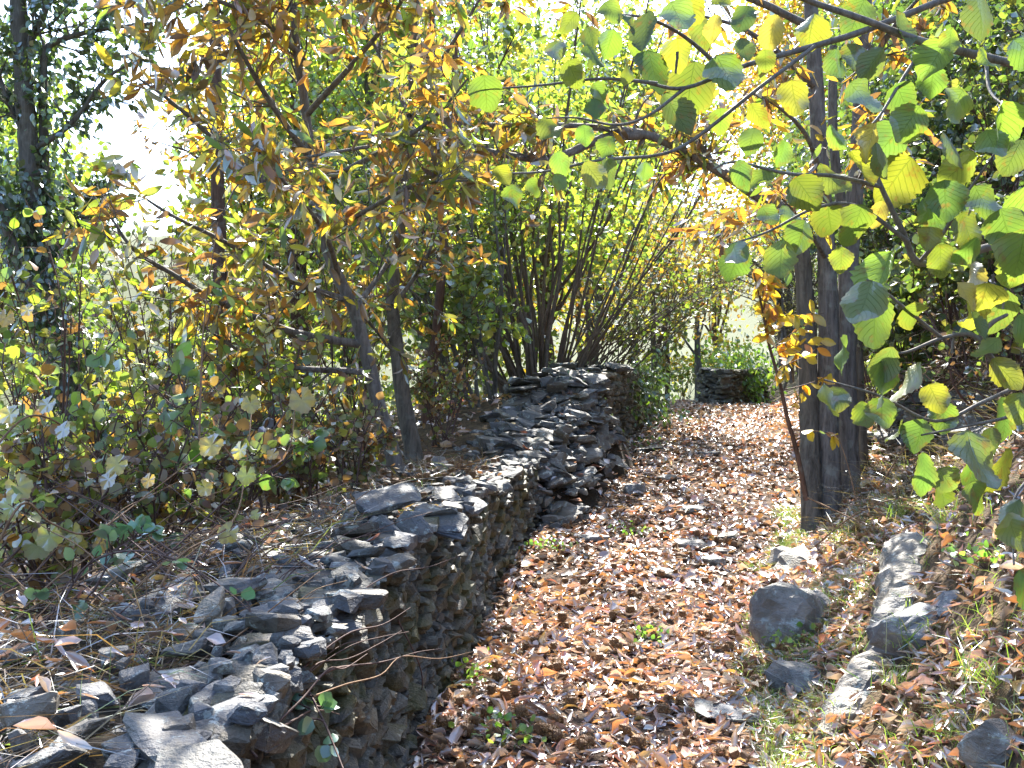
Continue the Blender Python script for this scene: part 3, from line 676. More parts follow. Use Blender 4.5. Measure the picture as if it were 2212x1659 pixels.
base = P(862, 1030, 7.6)
t1 = empty('chestnut_tree', base, 'young chestnut with smooth curved trunk and golden brown leaves behind the wall', 'tree', 'chestnut trees')
D = 7.6
tr = solid('trunk', PP([(866, 1060, D), (850, 985, D), (822, 890, D), (795, 780, D), (765, 670, D), (718, 570, D), (690, 470, D), (675, 360, D), (660, 240, D-.1), (640, 100, D-.2), (630, -60, D-.2), (615, -260, D-.2)]), .064, .022, M_BARK, t1, k=12, n=6, flare=.5)
lm = limbs_of(t1, [
    ([(797, 803, D), (700, 799, D-.2), (600, 790, D-.4), (530, 765, D-.7), (430, 700, D-1)], .028, .008),
    ([(785, 745, D), (650, 722, D-.3), (560, 690, D-.6), (450, 640, D-.9), (370, 590, D-1.2), (290, 540, D-1.4), (240, 470, D-1.5)], .034, .008),
    ([(755, 650, D), (640, 610, D-.4), (500, 530, D-.8), (380, 470, D-1.2), (300, 420, D-1.3)], .026, .007),
    ([(690, 480, D), (560, 390, D-.6), (450, 290, D-1.0), (370, 220, D-1.2), (300, 170, D-1.3)], .028, .007),
    ([(675, 350, D), (590, 230, D-.5), (520, 110, D-.9), (470, 10, D-1.0)], .028, .008),
    ([(680, 400, D), (800, 340, D-.5), (930, 260, D-.9), (1010, 170, D-1.1)], .026, .007),
    ([(660, 250, D-.1), (760, 140, D-.5), (850, 30, D-.9), (900, -60, D-1.0)], .026, .007),
    ([(700, 510, D), (800, 450, D-.6), (900, 400, D-1.1), (1010, 390, D-1.4)], .024, .006),
    ([(735, 610, D), (700, 500, D-.8), (620, 400, D-1.5), (560, 330, D-2.0)], .024, .007),
    ([(640, 110, D-.2), (560, 40, D-.8), (430, -10, D-1.2), (300, -30, D-1.4)], .024, .007),
    ([(668, 300, D), (610, 330, D+.8), (520, 300, D+1.4), (430, 330, D+1.8)], .024, .007),
    ([(765, 670, D), (840, 560, D+.5), (880, 440, D+.8), (940, 330, D+.9)], .024, .007),
    ([(632, -40, D-.2), (700, -120, D-1), (820, -200, D-1.8), (900, -280, D-2.2)], .03, .008),
    ([(625, -100, D-.2), (500, -180, D-1), (380, -260, D-1.8)], .03, .008)], M_BARK)
lm += limbs_of(t1, [([(630, -60, 7.4), (740, -130, 7.6), (880, -180, 7.7), (1020, -190, 7.8)], .03, .008), ([(628, -80, 7.4), (700, -180, 7.0), (820, -260, 6.8), (950, -300, 6.8)], .03, .008), ([(628, -80, 7.4), (540, -120, 7.8), (420, -150, 8.2)], .03, .008), ([(618, -220, 7.4), (760, -330, 7.6), (900, -420, 8.0), (1020, -470, 8.4)], .03, .008), ([(618, -220, 7.4), (640, -400, 7.6), (720, -560, 8.0)], .03, .008), ([(618, -220, 7.4), (520, -380, 7.8), (400, -480, 8.2)], .03, .008)], M_BARK)  # out-of-view upper limbs, added to shade the top of the near wall
bushy(t1, lm+[(tr[0][45:], tr[1][45:])], 12, .8, 5, .34, 2.9, (.11, .18), PAL_CHEST, T_CHEST, 'chest', 300, up=.1, droop=.45)
# slimmer stems beside it
t2 = empty('chestnut_tree', P(892, 1010, 8.6), 'dark slim chestnut stem just right of the curved trunk', 'tree', 'chestnut trees')
D = 8.6
a = solid('trunk', PP([(898, 1040, D), (890, 960, D), (872, 870, D), (858, 760, D), (848, 650, D+.1), (860, 520, D+.2), (880, 380, D+.3), (890, 200, D+.3), (900, 0, D+.3)]), .085, .03, M_BARK_D, t2, n=6, flare=.3)
lm = limbs_of(t2, [([(860, 770, D), (800, 700, D-.2), (740, 640, D-.3)], .02, .006), ([(850, 660, D), (920, 560, D+.2), (960, 440, D+.4)], .025, .007), ([(870, 450, D), (960, 340, D), (1060, 250, D-.2)], .025, .007), ([(885, 250, D), (820, 120, D+.4), (760, 0, D+.6)], .025, .007), ([(888, 230, D), (980, 90, D), (1060, -40, D)], .025, .007)], M_BARK_D)
bushy(t2, lm, 12, .8, 5, .34, 3.4, (.09, .15), PAL_CHEST, T_CHEST, 'chest', 120, material=M_BARK_D)
t3 = empty('chestnut_tree', P(925, 960, 10.5), 'thin brown chestnut stem lit yellow behind the wall', 'tree', 'chestnut trees')
D = 10.5
a = solid('trunk', PP([(915, 990, D), (925, 880, D), (935, 780, D), (950, 640, D), (960, 480, D), (975, 300, D), (985, 80, D)]), .075, .025, M_BARK_R, t3, n=5, flare=.2)
lm = limbs_of(t3, [([(935, 780, D), (1000, 690, D), (1040, 600, D)], .02, .006), ([(955, 560, D), (880, 450, D), (840, 340, D+.2)], .02, .006), ([(970, 360, D),  (1120, 60, D)], .025, .006), ([(978, 240, D), (880, 100, D), (820, -40, D)], .025, .006)], M_BARK_R)
bushy(t3, lm, 13, .9, 5, .4, 4.0, (.07, .12), PAL_HAZ, T_HAZ, 'hazel_mid', 60, material=M_BARK_R)
# straight reddish trunk
t4 = empty('coppice_tree', P(492, 960, 12.5), 'straight reddish brown trunk standing in the thicket on the left', 'tree')
D = 12.5
a = solid('trunk', PP([(498, 1000, D), (492, 880, D), (482, 720, D), (474, 520, D), (468, 300, D), (464, 60, D), (460, -200, D)]), .115, .06, M_BARK_R, t4, n=5, k=12, flare=.1)
lm = limbs_of(t4, [([(470, 380, D), (410, 330, D), (350, 310, D)], .025, .006), ([(466, 150, D), (540, 60, D), (600, -30, D)], .025, .006), ([(464, 60, D), (380, -10, D), (300, -60, D)], .025, .006)], M_BARK_R)
bushy(t4, lm, 10, 1.0, 5, .4, 3.6, (.09, .15), PAL_CHEST, T_CHEST, 'chest', 0, material=M_BARK_R)

# ------------------------------------------------------------------ ivy clad tree on the left
D = 10.0
t5 = empty('ivy_clad_oak', P(200, 1040, D), 'dark leaning oak wrapped in ivy at the left edge', 'tree')
tr = solid('trunk', PP([(205, 1080, D), (182, 960, D), (160, 880, D), (132, 780, D), (112, 680, D), (88, 560, D), (70, 430, D), (60, 300, D), (48, 140, D), (35, -60, D), (20, -300, D)]), .15, .07, M_BARK_D, t5, k=14, n=6, rough=.06, flare=.25)
lm = limbs_of(t5, [([(118, 720, D), (75, 640, D-.2), (30, 540, D-.3), (0, 440, D-.4), (-40, 320, D-.4)], .075, .035), ([(90, 570, D), (96, 440, D+.1), (95, 300, D+.1), (92, 190, D+.1), (98, 100, D)], .06, .035),
     ([(95, 200, D), (98, 110, D), (150, 80, D), (230, 62, D), (330, 50, D)], .04, .015), ([(62, 330, D), (150, 270, D), (230, 170, D), (300, 130, D)], .035, .01), ([(75, 450, D), (-20, 440, D), (-80, 400, D)], .04, .012),
     ([(48, 130, D), (110, 0, D), (180, -90, D)], .04, .012), ([(88, 560, D), (160, 500, D+.3), (215, 420, D+.5)], .03, .01), ([(60, 300, D), (10, 200, D), (-30, 60, D)], .04, .015)], M_BARK_D)
PAL_DARK = [(4, G_DG), (2.5, (.075, .12, .03)), (1, (.12, .18, .04))]
bushy(t5, lm[2:], 17, .85, 5, .34, 6, (.06, .10), PAL_DARK, T_IVY, 'oak', 120, material=M_BARK_D, lmat=M_IVY, ew=.05)
def ivy_on(root, c, r, n, spread, size, name='ivy', parts=0):
    i = rng.integers(0, len(c)-1, n); f = rng.random((n, 1)); p = c[i]*(1-f)+c[i+1]*f; rr = r[i][:, None]
    o = rng.normal(size=(n, 3)); o[:, 2] *= .4; o = unit(o); pos = p + o*(rr + np.abs(rng.normal(size=(n, 1)))*spread)
    yd = o*.4 + rng.normal(size=(n, 3))*.4 - np.array([0, 0, .8])
    foliage(root, pos, yd, rng.uniform(*size, n), PAL_DARK, T_IVY, 'ivy', parts, M_IVY, .0, .6, name='ivy_leaf', crown=name, ew=.05)
ivy_on(t5, tr[0][:40], tr[1][:40], 2600, .13, (.06, .10), parts=120)
ivy_on(t5, lm[1][0], lm[1][1], 900, .18, (.06, .10)); ivy_on(t5, lm[0][0], lm[0][1], 500, .10, (.06, .1))

# ------------------------------------------------------------------ many-stemmed hazel behind the far wall
D = 12.6
hz = empty('hazel_clump', P(1180, 850, D), 'many-stemmed hazel fanning out above the far wall', 'hazel', 'hazels')
stems = []
for q in range(46):
    a = (q+.5)/46; bx = 1115 + 110*a + rng.normal()*14; d0 = D + rng.uniform(-.35, .6)
    lean = -.62 + 1.25*a + rng.normal()*.10; ln = rnd(3.9, 5.6); fwd = rng.normal()*.16
    b = P(bx, 868 + rnd(-8, 12), d0); pts = [b]; n = 7
    for s in range(1, n):
        t = s/(n-1); x = lean*ln*(t**(1.15 if lean < .35 else .95))*(1-.12*t) ; pts.append(b + np.array([x + rng.normal()*.04, fwd*ln*t + rng.normal()*.04, ln*t*math.sqrt(max(.25, 1-min(.85, abs(lean))**2))*(1 - (.18*t if lean > .45 else 0))]))
    pts = np.array(pts); r0 = rnd(.016, .034) if lean < .35 else rnd(.010, .02)
    c, r = solid('stem', pts, r0, .007, M_BARK_H, hz, k=7, n=4, rough=.05); stems.append((c, r))
for q in range(44):          # thinner outer shoots on the path side
    b = P(1250 + rnd(-40, 90), 830 + rnd(-10, 15), D + rnd(.2, 2.0)); ln = rnd(1.8, 3.4); le = rnd(.35, 1.05)
    pts = [b + np.array([le*ln*t*.8, rng.normal()*.06, ln*t*(.75-.2*t*le)]) + rng.normal(size=3)*.07 for t in np.linspace(0, 1, 6)]
    stems.append(solid('stem', pts, rnd(.006, .013), .003, M_BARK_H, hz, k=5, n=4))
bushy(hz, stems[46:]+stems[33:46], 6, .6, 2, .25, .35, (.05, .08), PAL_HAZ, T_HAZ, 'hazel_mid', 0, material=M_BARK_H, tmin=.3)
bushy(hz, stems[:33], 10, .8, 4, .35, 3.2, (.055, .095), PAL_HAZ, T_HAZ, 'hazel_mid', 300, material=M_BARK_H, tmin=.38, droop=.3)
# second hazel to the left of it, thinner stems leaning left
hz2 = empty('hazel_clump', P(1020, 930, 11.2), 'slender hazel leaning left between the brown stem and the far wall', 'hazel', 'hazels')
stems = []
for q in range(13):
    b = P(1060 + rnd(-45, 25), 945 + rnd(-10, 15), 11.2 + rnd(-.3, .9)); ln = rnd(3.2, 4.6); le = rnd(-.75, .12)
    pts = [b + np.array([le*ln*t*.8, rng.normal()*.07, ln*t*(.95-.12*t*abs(le))]) + rng.normal(size=3)*.035 for t in np.linspace(0, 1, 6)]
    stems.append(solid('stem', pts, rnd(.016, .035), .005, M_BARK_D, hz2, k=6, n=4))
bushy(hz2, stems, 9, .75, 4, .33, 2.8, (.055, .09), PAL_HAZ, T_HAZ, 'hazel_mid', 120, material=M_BARK_D, tmin=.3)

# ------------------------------------------------------------------ clustered chestnut on the right
D = 8.2
t6 = empty('chestnut_tree', P(1795, 1120, D), 'cluster of grey chestnut trunks arching a limb over the path on the right', 'tree', 'chestnut trees')
A1 = solid('trunk', PP([(1758, 1190, D-.15), (1752, 1060, D-.1), (1748, 900, D), (1743, 740, D), (1736, 600, D), (1726, 490, D)]), .088, .064, M_BARK_D, t6, k=14, flare=.55)
A2 = solid('trunk', PP([(1798, 1180, D-.1), (1792, 1040, D-.05), (1788, 880, D), (1790, 700, D), (1784, 520, D), (1772, 350, D), (1762, 180, D), (1752, 0, D), (1745, -240, D)]), .10, .05, M_BARK, t6, k=14, flare=.55)
A3 = solid('trunk', PP([(1835, 1160, D), (1832, 1020, D+.1), (1828, 880, D+.1), (1828, 700, D+.1), (1836, 540, D+.1), (1850, 380, D+.1), (1862, 180, D+.1), (1872, -40, D), (1890, -300, D)]), .105, .045, M_BARK, t6, k=12, flare=.3)
A4 = solid('trunk', PP([(1862, 1130, D+.3), (1858, 980, D+.35), (1852, 820, D+.35), (1842, 640, D+.4), (1822, 470, D+.4), (1800, 300, D+.5), (1800, 100, D+.6)]), .07, .035, M_BARK_D, t6, k=10, flare=.2)
lm = limbs_of(t6, [
    ([(1726, 500, D), (1690, 452, D), (1641, 425, D-.1), (1544, 363, D-.3), (1440, 308, D-.5), (1368, 285, D-.6), (1234, 272, D-.8), (1058, 270, D-1), (950, 262, D-1.1)], .062, .012),
    ([(1390, 290, D-.55), (1300, 300, D-.7), (1234, 328, D-.8), (1175, 344, D-.9), (1078, 332, D-1), (1000, 313, D-1.1), (902, 308, D-1.2), (804, 316, D-1.3), (660, 340, D-1.4)], .04, .010),
    ([(1545, 365, D-.3), (1520, 320, D-.3), (1490, 290, D-.3), (1495, 230, D-.3)], .026, .008),
    ([(1762, 190, D), (1690, 120, D-.4), (1600, 60, D-.8), (1500, 30, D-1.2)], .035, .008),
    ([(1862, 170, D), (1930, 60, D-.4), (2010, -30, D-.7)], .035, .008), ([(1775, 380, D), (1740, 290, D-.5), (1680, 230, D-.8), (1620, 200, D-1)], .025, .006),
    ([(1850, 390, D), (1900, 300, D-.5), (1950, 240, D-.8)], .025, .006), ([(1750, -20, D), (1640, -110, D-.6), (1500, -190, D-1.2), (1350, -240, D-1.7)], .035, .008), ([(1872, -60, D), (1800, -180, D-.9), (1700, -260, D-1.6)], .035, .008),
    ([(1785, 560, D), (1735, 480, D-.7), (1690, 430, D-1.1)], .02, .006), ([(1690, 452, D), (1600, 470, D+.4), (1540, 520, D+.6)], .02, .006)], M_BARK)
bushy(t6, lm[:2], 22, .6, 4, .32, 2.8, (.10, .17), PAL_CHEST, T_CHEST, 'chest', 200, up=.12, droop=.5, tmin=.3)
bushy(t6, lm[2:], 9, .6, 4, .32, 2.3, (.10, .17), PAL_CHEST_R, T_CHEST, 'chest_r', 100, up=-.05, droop=.6)
lm = limbs_of(t6, [([(1745, -230, D), (1600, -380, D-.5), (1400, -480, D-.7), (1150, -520, D-.9)], .04, .01), ([(1890, -290, D), (1750, -450, D+.3), (1550, -560, D+.6), (1300, -600, D+.8)], .04, .01), ([(1755, 60, D), (1600, -10, D-.1), (1400, -50, D-.1), (1200, -60, D-.2), (1050, -70, D-.3)], .035, .01), ([(1752, 0, D), (1620, -90, D), (1450, -150, D-.1), (1250, -180, D-.2), (1060, -190, D-.3)], .035, .01), ([(1747, -150, D), (1600, -240, D+.3), (1400, -290, D+.4), (1180, -310, D+.3)], .035, .01), ([(1752, -60, D), (1640, -170, D-.8), (1480, -260, D-1.2), (1300, -330, D-1.5)], .03, .01), ([(1745, -230, D), (1700, -480, D-.4), (1500, -640, D-.8), (1250, -760, D-1)], .04, .01)], M_BARK)  # limbs at and above the frame top, added to shade the near path
bushy(t6, lm, 9, .9, 5, .4, 2.8, (.11, .18), PAL_CHEST_R, T_CHEST, 'chest_r', 0, up=.05, droop=.5, tmin=.5)
# sapling with yellow leaves in front of the trunks
sp = empty('yellow_sapling', P(1722, 1000, 7.7), 'thin sapling hung with bright yellow leaves before the trunks', 'sapling')
c, r = solid('stem', PP([(1742, 1080, 7.75), (1722, 980, 7.7), (1700, 900, 7.65), (1685, 830, 7.6), (1660, 740, 7.55), (1645, 660, 7.5), (1628, 590, 7.45)]), .022, .006, M_BARK_R, sp, k=7)
tw = sprout(c, r, 12, .5, up=.1, tmin=.35) + sprout(c, r, 8, .35, up=-.1, tmin=.3); tw = [(p + np.linspace(0, .18, len(p))[:, None]*np.array([1, 0, 0]), q) for p, q in tw]
add_tubes('twigs', tw, M_BARK_R, sp); pos, yd = leaf_sites(tw, 9, droop=.7)
foliage(sp, pos, yd, rng.uniform(.085, .135, len(pos)), [(4, (.52, .36, .035)), (1.5, G_YEL), (1.5, G_OR), (.7, G_GREEN)], [grid_leaf(lambda t: .26*np.sin(np.pi*np.clip(t*.96+.02, 0, 1))**.7+.004, 5, 3, rnd(-.3, .9), rnd(.1, .5), rnd(-.5, .5), seed=k) for k in range(8)], 'sapling', 200)

# ------------------------------------------------------------------ hazel hanging into the picture from the right
nh = empty('hazel_bush', (2.9, 2.3, float(ground_z(2.9, 2.3))), 'near hazel with big green toothed leaves hanging in from the right edge', 'hazel', 'hazels')
g0 = np.array([2.9, 2.3, float(ground_z(2.9, 2.3))])
for q, top in enumerate([P(2330, 760, 2.3), P(2400, 300, 2.5), P(2300, -200, 2.6)]):
    mid = (g0+top)/2 + np.array([.25, .1*q, .1]); solid('stem', [g0-[0, 0, .1], mid, top], .03, .016, M_BARK_H, nh, k=8)
BR = [([(2330, 760, 2.3), (2211, 829, 2.2), (2159, 798, 2.15), (2122, 735, 2.1), (2140, 700, 2.1), (2175, 680, 2.15)], .010, .004), ([(2122, 735, 2.1), (2090, 722, 2.1), (2033, 731, 2.05), (1963, 759, 2.0), (1920, 765, 2.0)], .006, .002), ([(2033, 729, 2.05), (1960, 670, 2.0), (1905, 625, 1.95), (1872, 603, 1.95)], .004, .002),
    ([(2400, 300, 2.5), (2250, 490, 2.4), (2120, 538, 2.3), (2072, 551, 2.25), (1985, 568, 2.2), (1950, 500, 2.15), (1903, 403, 2.1), (1880, 340, 2.1)], .013, .004), ([(1985, 568, 2.2), (2040, 500, 2.1), (2080, 430, 2.05), (2150, 330, 2.0)], .005, .002),
    ([(2400, 300, 2.5), (2290, 180, 2.4), (2212, 145, 2.3), (1993, 90, 2.25), (1860, 40, 2.2), (1743, 0, 2.2), (1640, -50, 2.1)], .013, .005), ([(2300, -200, 2.6), (2120, -40, 2.5), (2010, 10, 2.4), (1856, 70, 2.3), (1720, 110, 2.2), (1602, 144, 2.1), (1480, 190, 2.05), (1400, 180, 2.0)], .012, .003),
    ([(1760, 100, 2.22), (1640, 190, 2.1), (1500, 300, 2.05), (1420, 335, 2.0), (1300, 345, 2.0), (1180, 370, 2.0), (1090, 375, 2.0)], .005, .002), ([(1480, 190, 2.05), (1400, 250, 2.0), (1330, 270, 2.0), (1250, 255, 2.0), (1180, 255, 2.0)], .004, .0015), ([(1420, 180, 2.0), (1300, 170, 2.0), (1160, 185, 2.0), (1010, 195, 2.0)], .004, .0015), ([(1560, 150, 2.1), (1480, 80, 2.05), (1400, 40, 2.0), (1320, 30, 2.0)], .005, .002),
    ([(1903, 403, 2.1), (1800, 380, 2.05), (1700, 375, 2.0), (1590, 350, 2.0), (1540, 365, 2.0)], .005, .002), ([(1960, 520, 2.15), (1850, 445, 2.1), (1760, 450, 2.05), (1660, 500, 2.0), (1570, 530, 2.0)], .005, .002), ([(2211, 829, 2.2), (2120, 870, 2.1), (2020, 910, 2.05), (1900, 855, 2.0), (1780, 820, 2.0)], .005, .002), ([(2240, 870, 2.2), (2180, 900, 2.1), (2090, 920, 2.05), (1990, 940, 2.0)], .005, .002), ([(2260, 1000, 2.2), (2190, 1080, 2.1), (2190, 1220, 2.0)], .004, .002), ([(2000, 95, 2.25), (1950, 170, 2.2), (1900, 250, 2.15), (1850, 300, 2.1)], .005, .002), ([(2130, 125, 2.28), (2140, 200, 2.2), (2190, 240, 2.1)], .005, .002)]
bp = []
for pts, a, b_ in BR:
    c, r = solid('branch', PP(pts), a, b_, M_BARK_G, nh, k=6, n=5, rough=.03); bp.append(c)
bp = np.vstack(bp)
T_NEAR = [grid_leaf(w_hazel if k % 3 else w_hazel2, 19, 9, rnd(-1.0, 1.1), rnd(-.25, .45), rnd(-.7, .7), curl=rnd(-.7, .7), teeth=.085, pleat=.014, seed=k, wave=rnd(.05, .22)) for k in range(18)]
vs = leaf_variants('near', T_NEAR, PAL_NEARHAZ, M_NEAR, .5, (.30, .20, .06), 26)
LV = """1520 180 60;1560 165 58;1450 240 50;1400 145 46;1228 158 34;1262 90 42;1275 125 36;1183 278 34;1265 290 26;1326 318 28;1210 352 32;1262 378 36;1312 365 30;1137 410 28;1108 418 26;1190 395 24;1080 380 26;1040 195 42;1150 190 28;1290 235 28;1278 200 26;1390 368 24;1400 62 46;1440 40 46;1510 62 34;1340 45 28;1330 92 36;1370 100 34;1300 30 30
1565 372 32;1598 378 42;1665 390 38;1730 420 46;1580 552 34;1607 568 38;1682 552 44;1740 512 46;1792 475 44;1855 475 42;1845 368 54;1780 392 48;1960 385 56;1985 270 52;1930 215 42;1952 300 40;2050 322 46;1920 142 50;1850 130 44;2022 172 42;1842 210 40;1905 460 32;1992 460 38;2070 490 40;2100 432 40;2040 422 42;2108 362 44;2132 312 40;2180 272 68;2200 340 50;2150 492 52;2120 545 40;2200 545 60;2040 562 44;1940 588 56;1882 645 50;1905 682 62;1840 762 48;1890 822 56;1975 832 62;1770 862 42;1832 872 42;1862 895 36;1930 782 42;1905 885 34;2000 862 40
2165 902 56;2090 982 66;2190 1012 56;1985 1012 44;2030 1045 42;2030 1075 36;2100 1072 40;2170 1142 42;2190 1272 50;2040 902 42;1990 935 38;2140 652 52;2180 662 44;2200 722 52;2162 762 42;2150 805 38;2090 702 40;2060 92 40;2130 32 60;2050 122 42;2130 135 42;1950 62 50;2190 120 44;2080 230 46;1900 300 44;1880 340 40;1800 300 38;1700 470 34;2010 520 38;2100 600 44;1820 560 34;2205 440 48;2060 640 38;1940 940 40;2140 960 44;2120 1020 40;2200 1110 40;2205 880 40;1640 470 30;1960 690 36;1560 60 36;1620 40 34;1680 60 36;1600 110 34;1470 110 36;1650 130 30;1350 150 30;1560 20 36;1480 10 36;1240 50 30;1200 110 28;1620 250 34;1560 260 34;1690 330 34;1640 300 30;1770 60 40;1800 130 36;1720 200 34;1880 30 40"""
for ent in LV.replace('\n', ';').split(';'):
    x, y, r_ = map(float, ent.split()); q = P(x, y - r_*.75, 2.0); j = int(np.argmin(((bp-q)**2).sum(1) + 0)); dd = bp[j][1] + rnd(-.12, .12)
    att = P(x + rnd(-.3, .3)*r_, y - r_*.8, dd); size = 2.0*r_/FPX*dd*rnd(.85, 1.2)
    tilt = rnd(-.9, .9); yd = np.array([math.sin(tilt)*.8, rng.normal()*.25, -math.cos(tilt)]); nrm = np.array([rng.normal()*.35, -1 + rng.normal()*.3, .45+rng.normal()*.3])
    if rng.random() < .14: nrm = np.array([rng.normal(), rng.normal()*.5, .6])
    Y = unit(yd); Z = unit(nrm - (nrm @ Y)*Y); X = np.cross(Y, Z)
    if rng.random() < .4: Z = -Z; X = -X
    lf = put('leaf', vs[int(rng.integers(len(vs)))], nh, mat3(X, Y, Z, att, size))
    pts = np.array([bp[j], (bp[j]+att)/2+[0, 0, .012], att, att + Y*size*.05]); V, F = tube(pts, .0011, 4); sub('leaf_stalk', new_mesh('leaf_stalk', V, [F], M_BARK_G, smooth=True), lf)
hcr = [solid('branch', np.array(v), .014, .005, M_BARK_H, nh, k=6) for v in ([(2.75, 2.45, 2.6), (2.3, 3.0, 3.1), (1.6, 3.6, 3.4), (.9, 4.0, 3.6)], [(2.75, 2.45, 2.6), (2.6, 3.3, 3.3), (2.2, 4.0, 3.7), (1.6, 4.5, 3.9)], [(2.7, 2.4, 2.5), (2.0, 2.6, 3.1), (1.2, 3.0, 3.3), (.5, 3.3, 3.4)])]  # unseen overhead branches, added so their leaves shade the hanging ones below
hb = []; [hb.extend(sprout(c, r, 13, .45, up=.1, tmin=.15)) for c, r in hcr]; add_tubes('twigs', hb, M_BARK_H, nh); pos, yd = leaf_sites(hb, 3.2, droop=.5)
foliage(nh, pos, yd, rng.uniform(.07, .11, len(pos)), PAL_NEARHAZ, T_HAZ, 'hazel_top', 0)
for (px, py) in [(2145, 610), (2170, 640), (1463, 130), (2060, 735)]:     # catkins
    a = P(px, py-18, 2.1); V, F = tube(catmull([a, a-[0, 0, .012], a-[.002, 0, .03], a-[.003, 0, .045]], 4), path_r(13, .0035, .0025), 6, .12); put('catkin', new_mesh('catkin', V, [F], M_BARK_G), nh)

# ------------------------------------------------------------------ bare grey shrub overhanging the far path
D = 13.5
gs = empty('grey_shrub', P(1680, 860, D), 'grey leafless shrub overhanging the far right side of the path', 'shrub', 'shrubs')
stems = []
for q in range(22):
    b = P(1700 + rnd(-25, 60), 850 + rnd(-60, 20), D + rnd(-.5, 1.5)); e = P(1600 + rnd(-70, 130), 420 + rnd(-60, 280), D + rnd(-1, 1.5)); m_ = (b+e)/2 + [.3, 0, .3]
    stems.append(solid('stem', [b, m_, e], rnd(.012, .03), .005, M_BARK_G, gs, k=5, n=5))
bushy(gs, stems, 16, .6, 6, .25, 1.6, (.02, .045), [(3, (.16, .15, .08)), (2, (.10, .12, .05)), (1, G_OL)], T_FAR, 'none', 0, material=M_BARK_G, up=.0)

# ------------------------------------------------------------------ thicket left of the wall
PAL_SHRUB = [(3, (.11, .165, .045)), (1.6, G_LIME), (1.8, G_OL), (.7, G_YEL), (1.3, G_BR)]
def shrub(px, py, d, h, spread, ns, label, pal, size, per=2.4, parts=0, temps=None, key='shrub', material=None, lean=0., n1=6):
    b = P(px, py, d); b[2] = float(ground_z(b[0], b[1]))
    o = empty('shrub', b, label, 'shrub', 'shrubs'); st = []
    for q in range(ns):
        a = rnd(0, 6.3); l = rnd(.1, 1)*spread; e = b + np.array([math.cos(a)*l+lean, math.sin(a)*l, h*rnd(.6, 1.1)])
        mid = b*.5+e*.5 + np.array([0, 0, .12*h]) + rng.normal(size=3)*.05
        st.append(solid('stem', [b+rng.normal(size=3)*[.1, .1, 0]-[0, 0, .05], mid, e], rnd(.006, .013), .003, material or M_STALK_D, o, k=5, n=5))
    bushy(o, st, n1, h*.32, 3, h*.16, per, size, pal, temps or T_HAZ, key, parts, material=material or M_STALK_D, up=.15, tmin=.25)
    return o
for a in [(60, 1150, 5.2, 1.4, .8, 9, 'green leafy shrub below the ivy clad oak at the left edge'), (250, 1120, 5.6, 1.3, .8, 9, 'yellowing shrub right of the ivy clad trunk'), (420, 1090, 6.4, 1.2, .8, 9, 'rounded green shrub in front of the reddish trunk'),
          (600, 1060, 6.6, 1.3, .7, 8, 'low green shrub left of the curved chestnut trunk'), (150, 1000, 7.5, 2.4, 1.0, 10, 'taller shrub behind the leftmost leafy shrub'), (360, 1000, 8.5, 2.6, 1.1, 10, 'bushy shrub between the oak and the reddish trunk'),
          (620, 980, 9.0, 2.3, 1.0, 10, 'dense shrub right of the reddish trunk'), (760, 960, 10.0, 2.2, 1.0, 10, 'shrub behind the curved chestnut trunk'), (980, 960, 12.5, 2.0, .9, 9, 'backlit shrub behind the slender hazel')]:
    shrub(*a, PAL_SHRUB, (.05, .095), 1.35, parts=50, key='shrub')
for a in [(640, 1090, 5.6, .8, .5, 9, 'low tangled shrub behind the wall left of the dead branch'), (760, 1060, 6.6, .8, .5, 9, 'low tangled shrub at the foot of the curved trunk'), (500, 1130, 5.0, .9, .5, 9, 'low tangled shrub behind the yellow vine leaves'), (330, 1180, 4.4, .9, .6, 10, 'low tangled shrub above the bramble'), (120, 1220, 4.0, .9, .6, 10, 'low tangled shrub at the left edge beside the wall'), (950, 1000, 9.2, 1.0, .5, 8, 'low shrub behind the wall right of the slim stems')]:
    shrub(*a, [(2, (.13, .17, .05)), (1.5, G_BR), (1.2, G_OL), (1, (.22, .12, .06))], (.03, .065), 2.2, temps=T_HAZ, n1=8)
bush2 = [(-60, 960, 13, 3.2, 1.5, 'pale shrub far left behind the oak'), (300, 940, 14, 3.0, 1.4, 'golden shrub behind the bushy shrub on the left'), (560, 930, 15, 3.0, 1.5, 'golden green shrub right behind the reddish trunk'), (800, 920, 15, 2.8, 1.4, 'bright yellow shrub behind the slim stems'), (1000, 900, 17, 2.6, 1.4, 'bright lime shrub behind the many-stemmed hazel'), (1480, 880, 27, 1.8, 1.4, 'pale shrub beyond the bend left of the forked trunk'), (1560, 880, 30, 2.0, 1.5, 'bright shrub straight beyond the path end'), (1400, 880, 24, 1.8, 1.3, 'golden shrub beyond the ivy covered wall')]
for px, py, d, h, s, lab in bush2: shrub(px, py, d, h, s, 9, lab, [(2, G_LIME), (2, G_YEL), (1, G_GOLD), (1, G_GREEN)], (.07, .12), 3.0, n1=8)

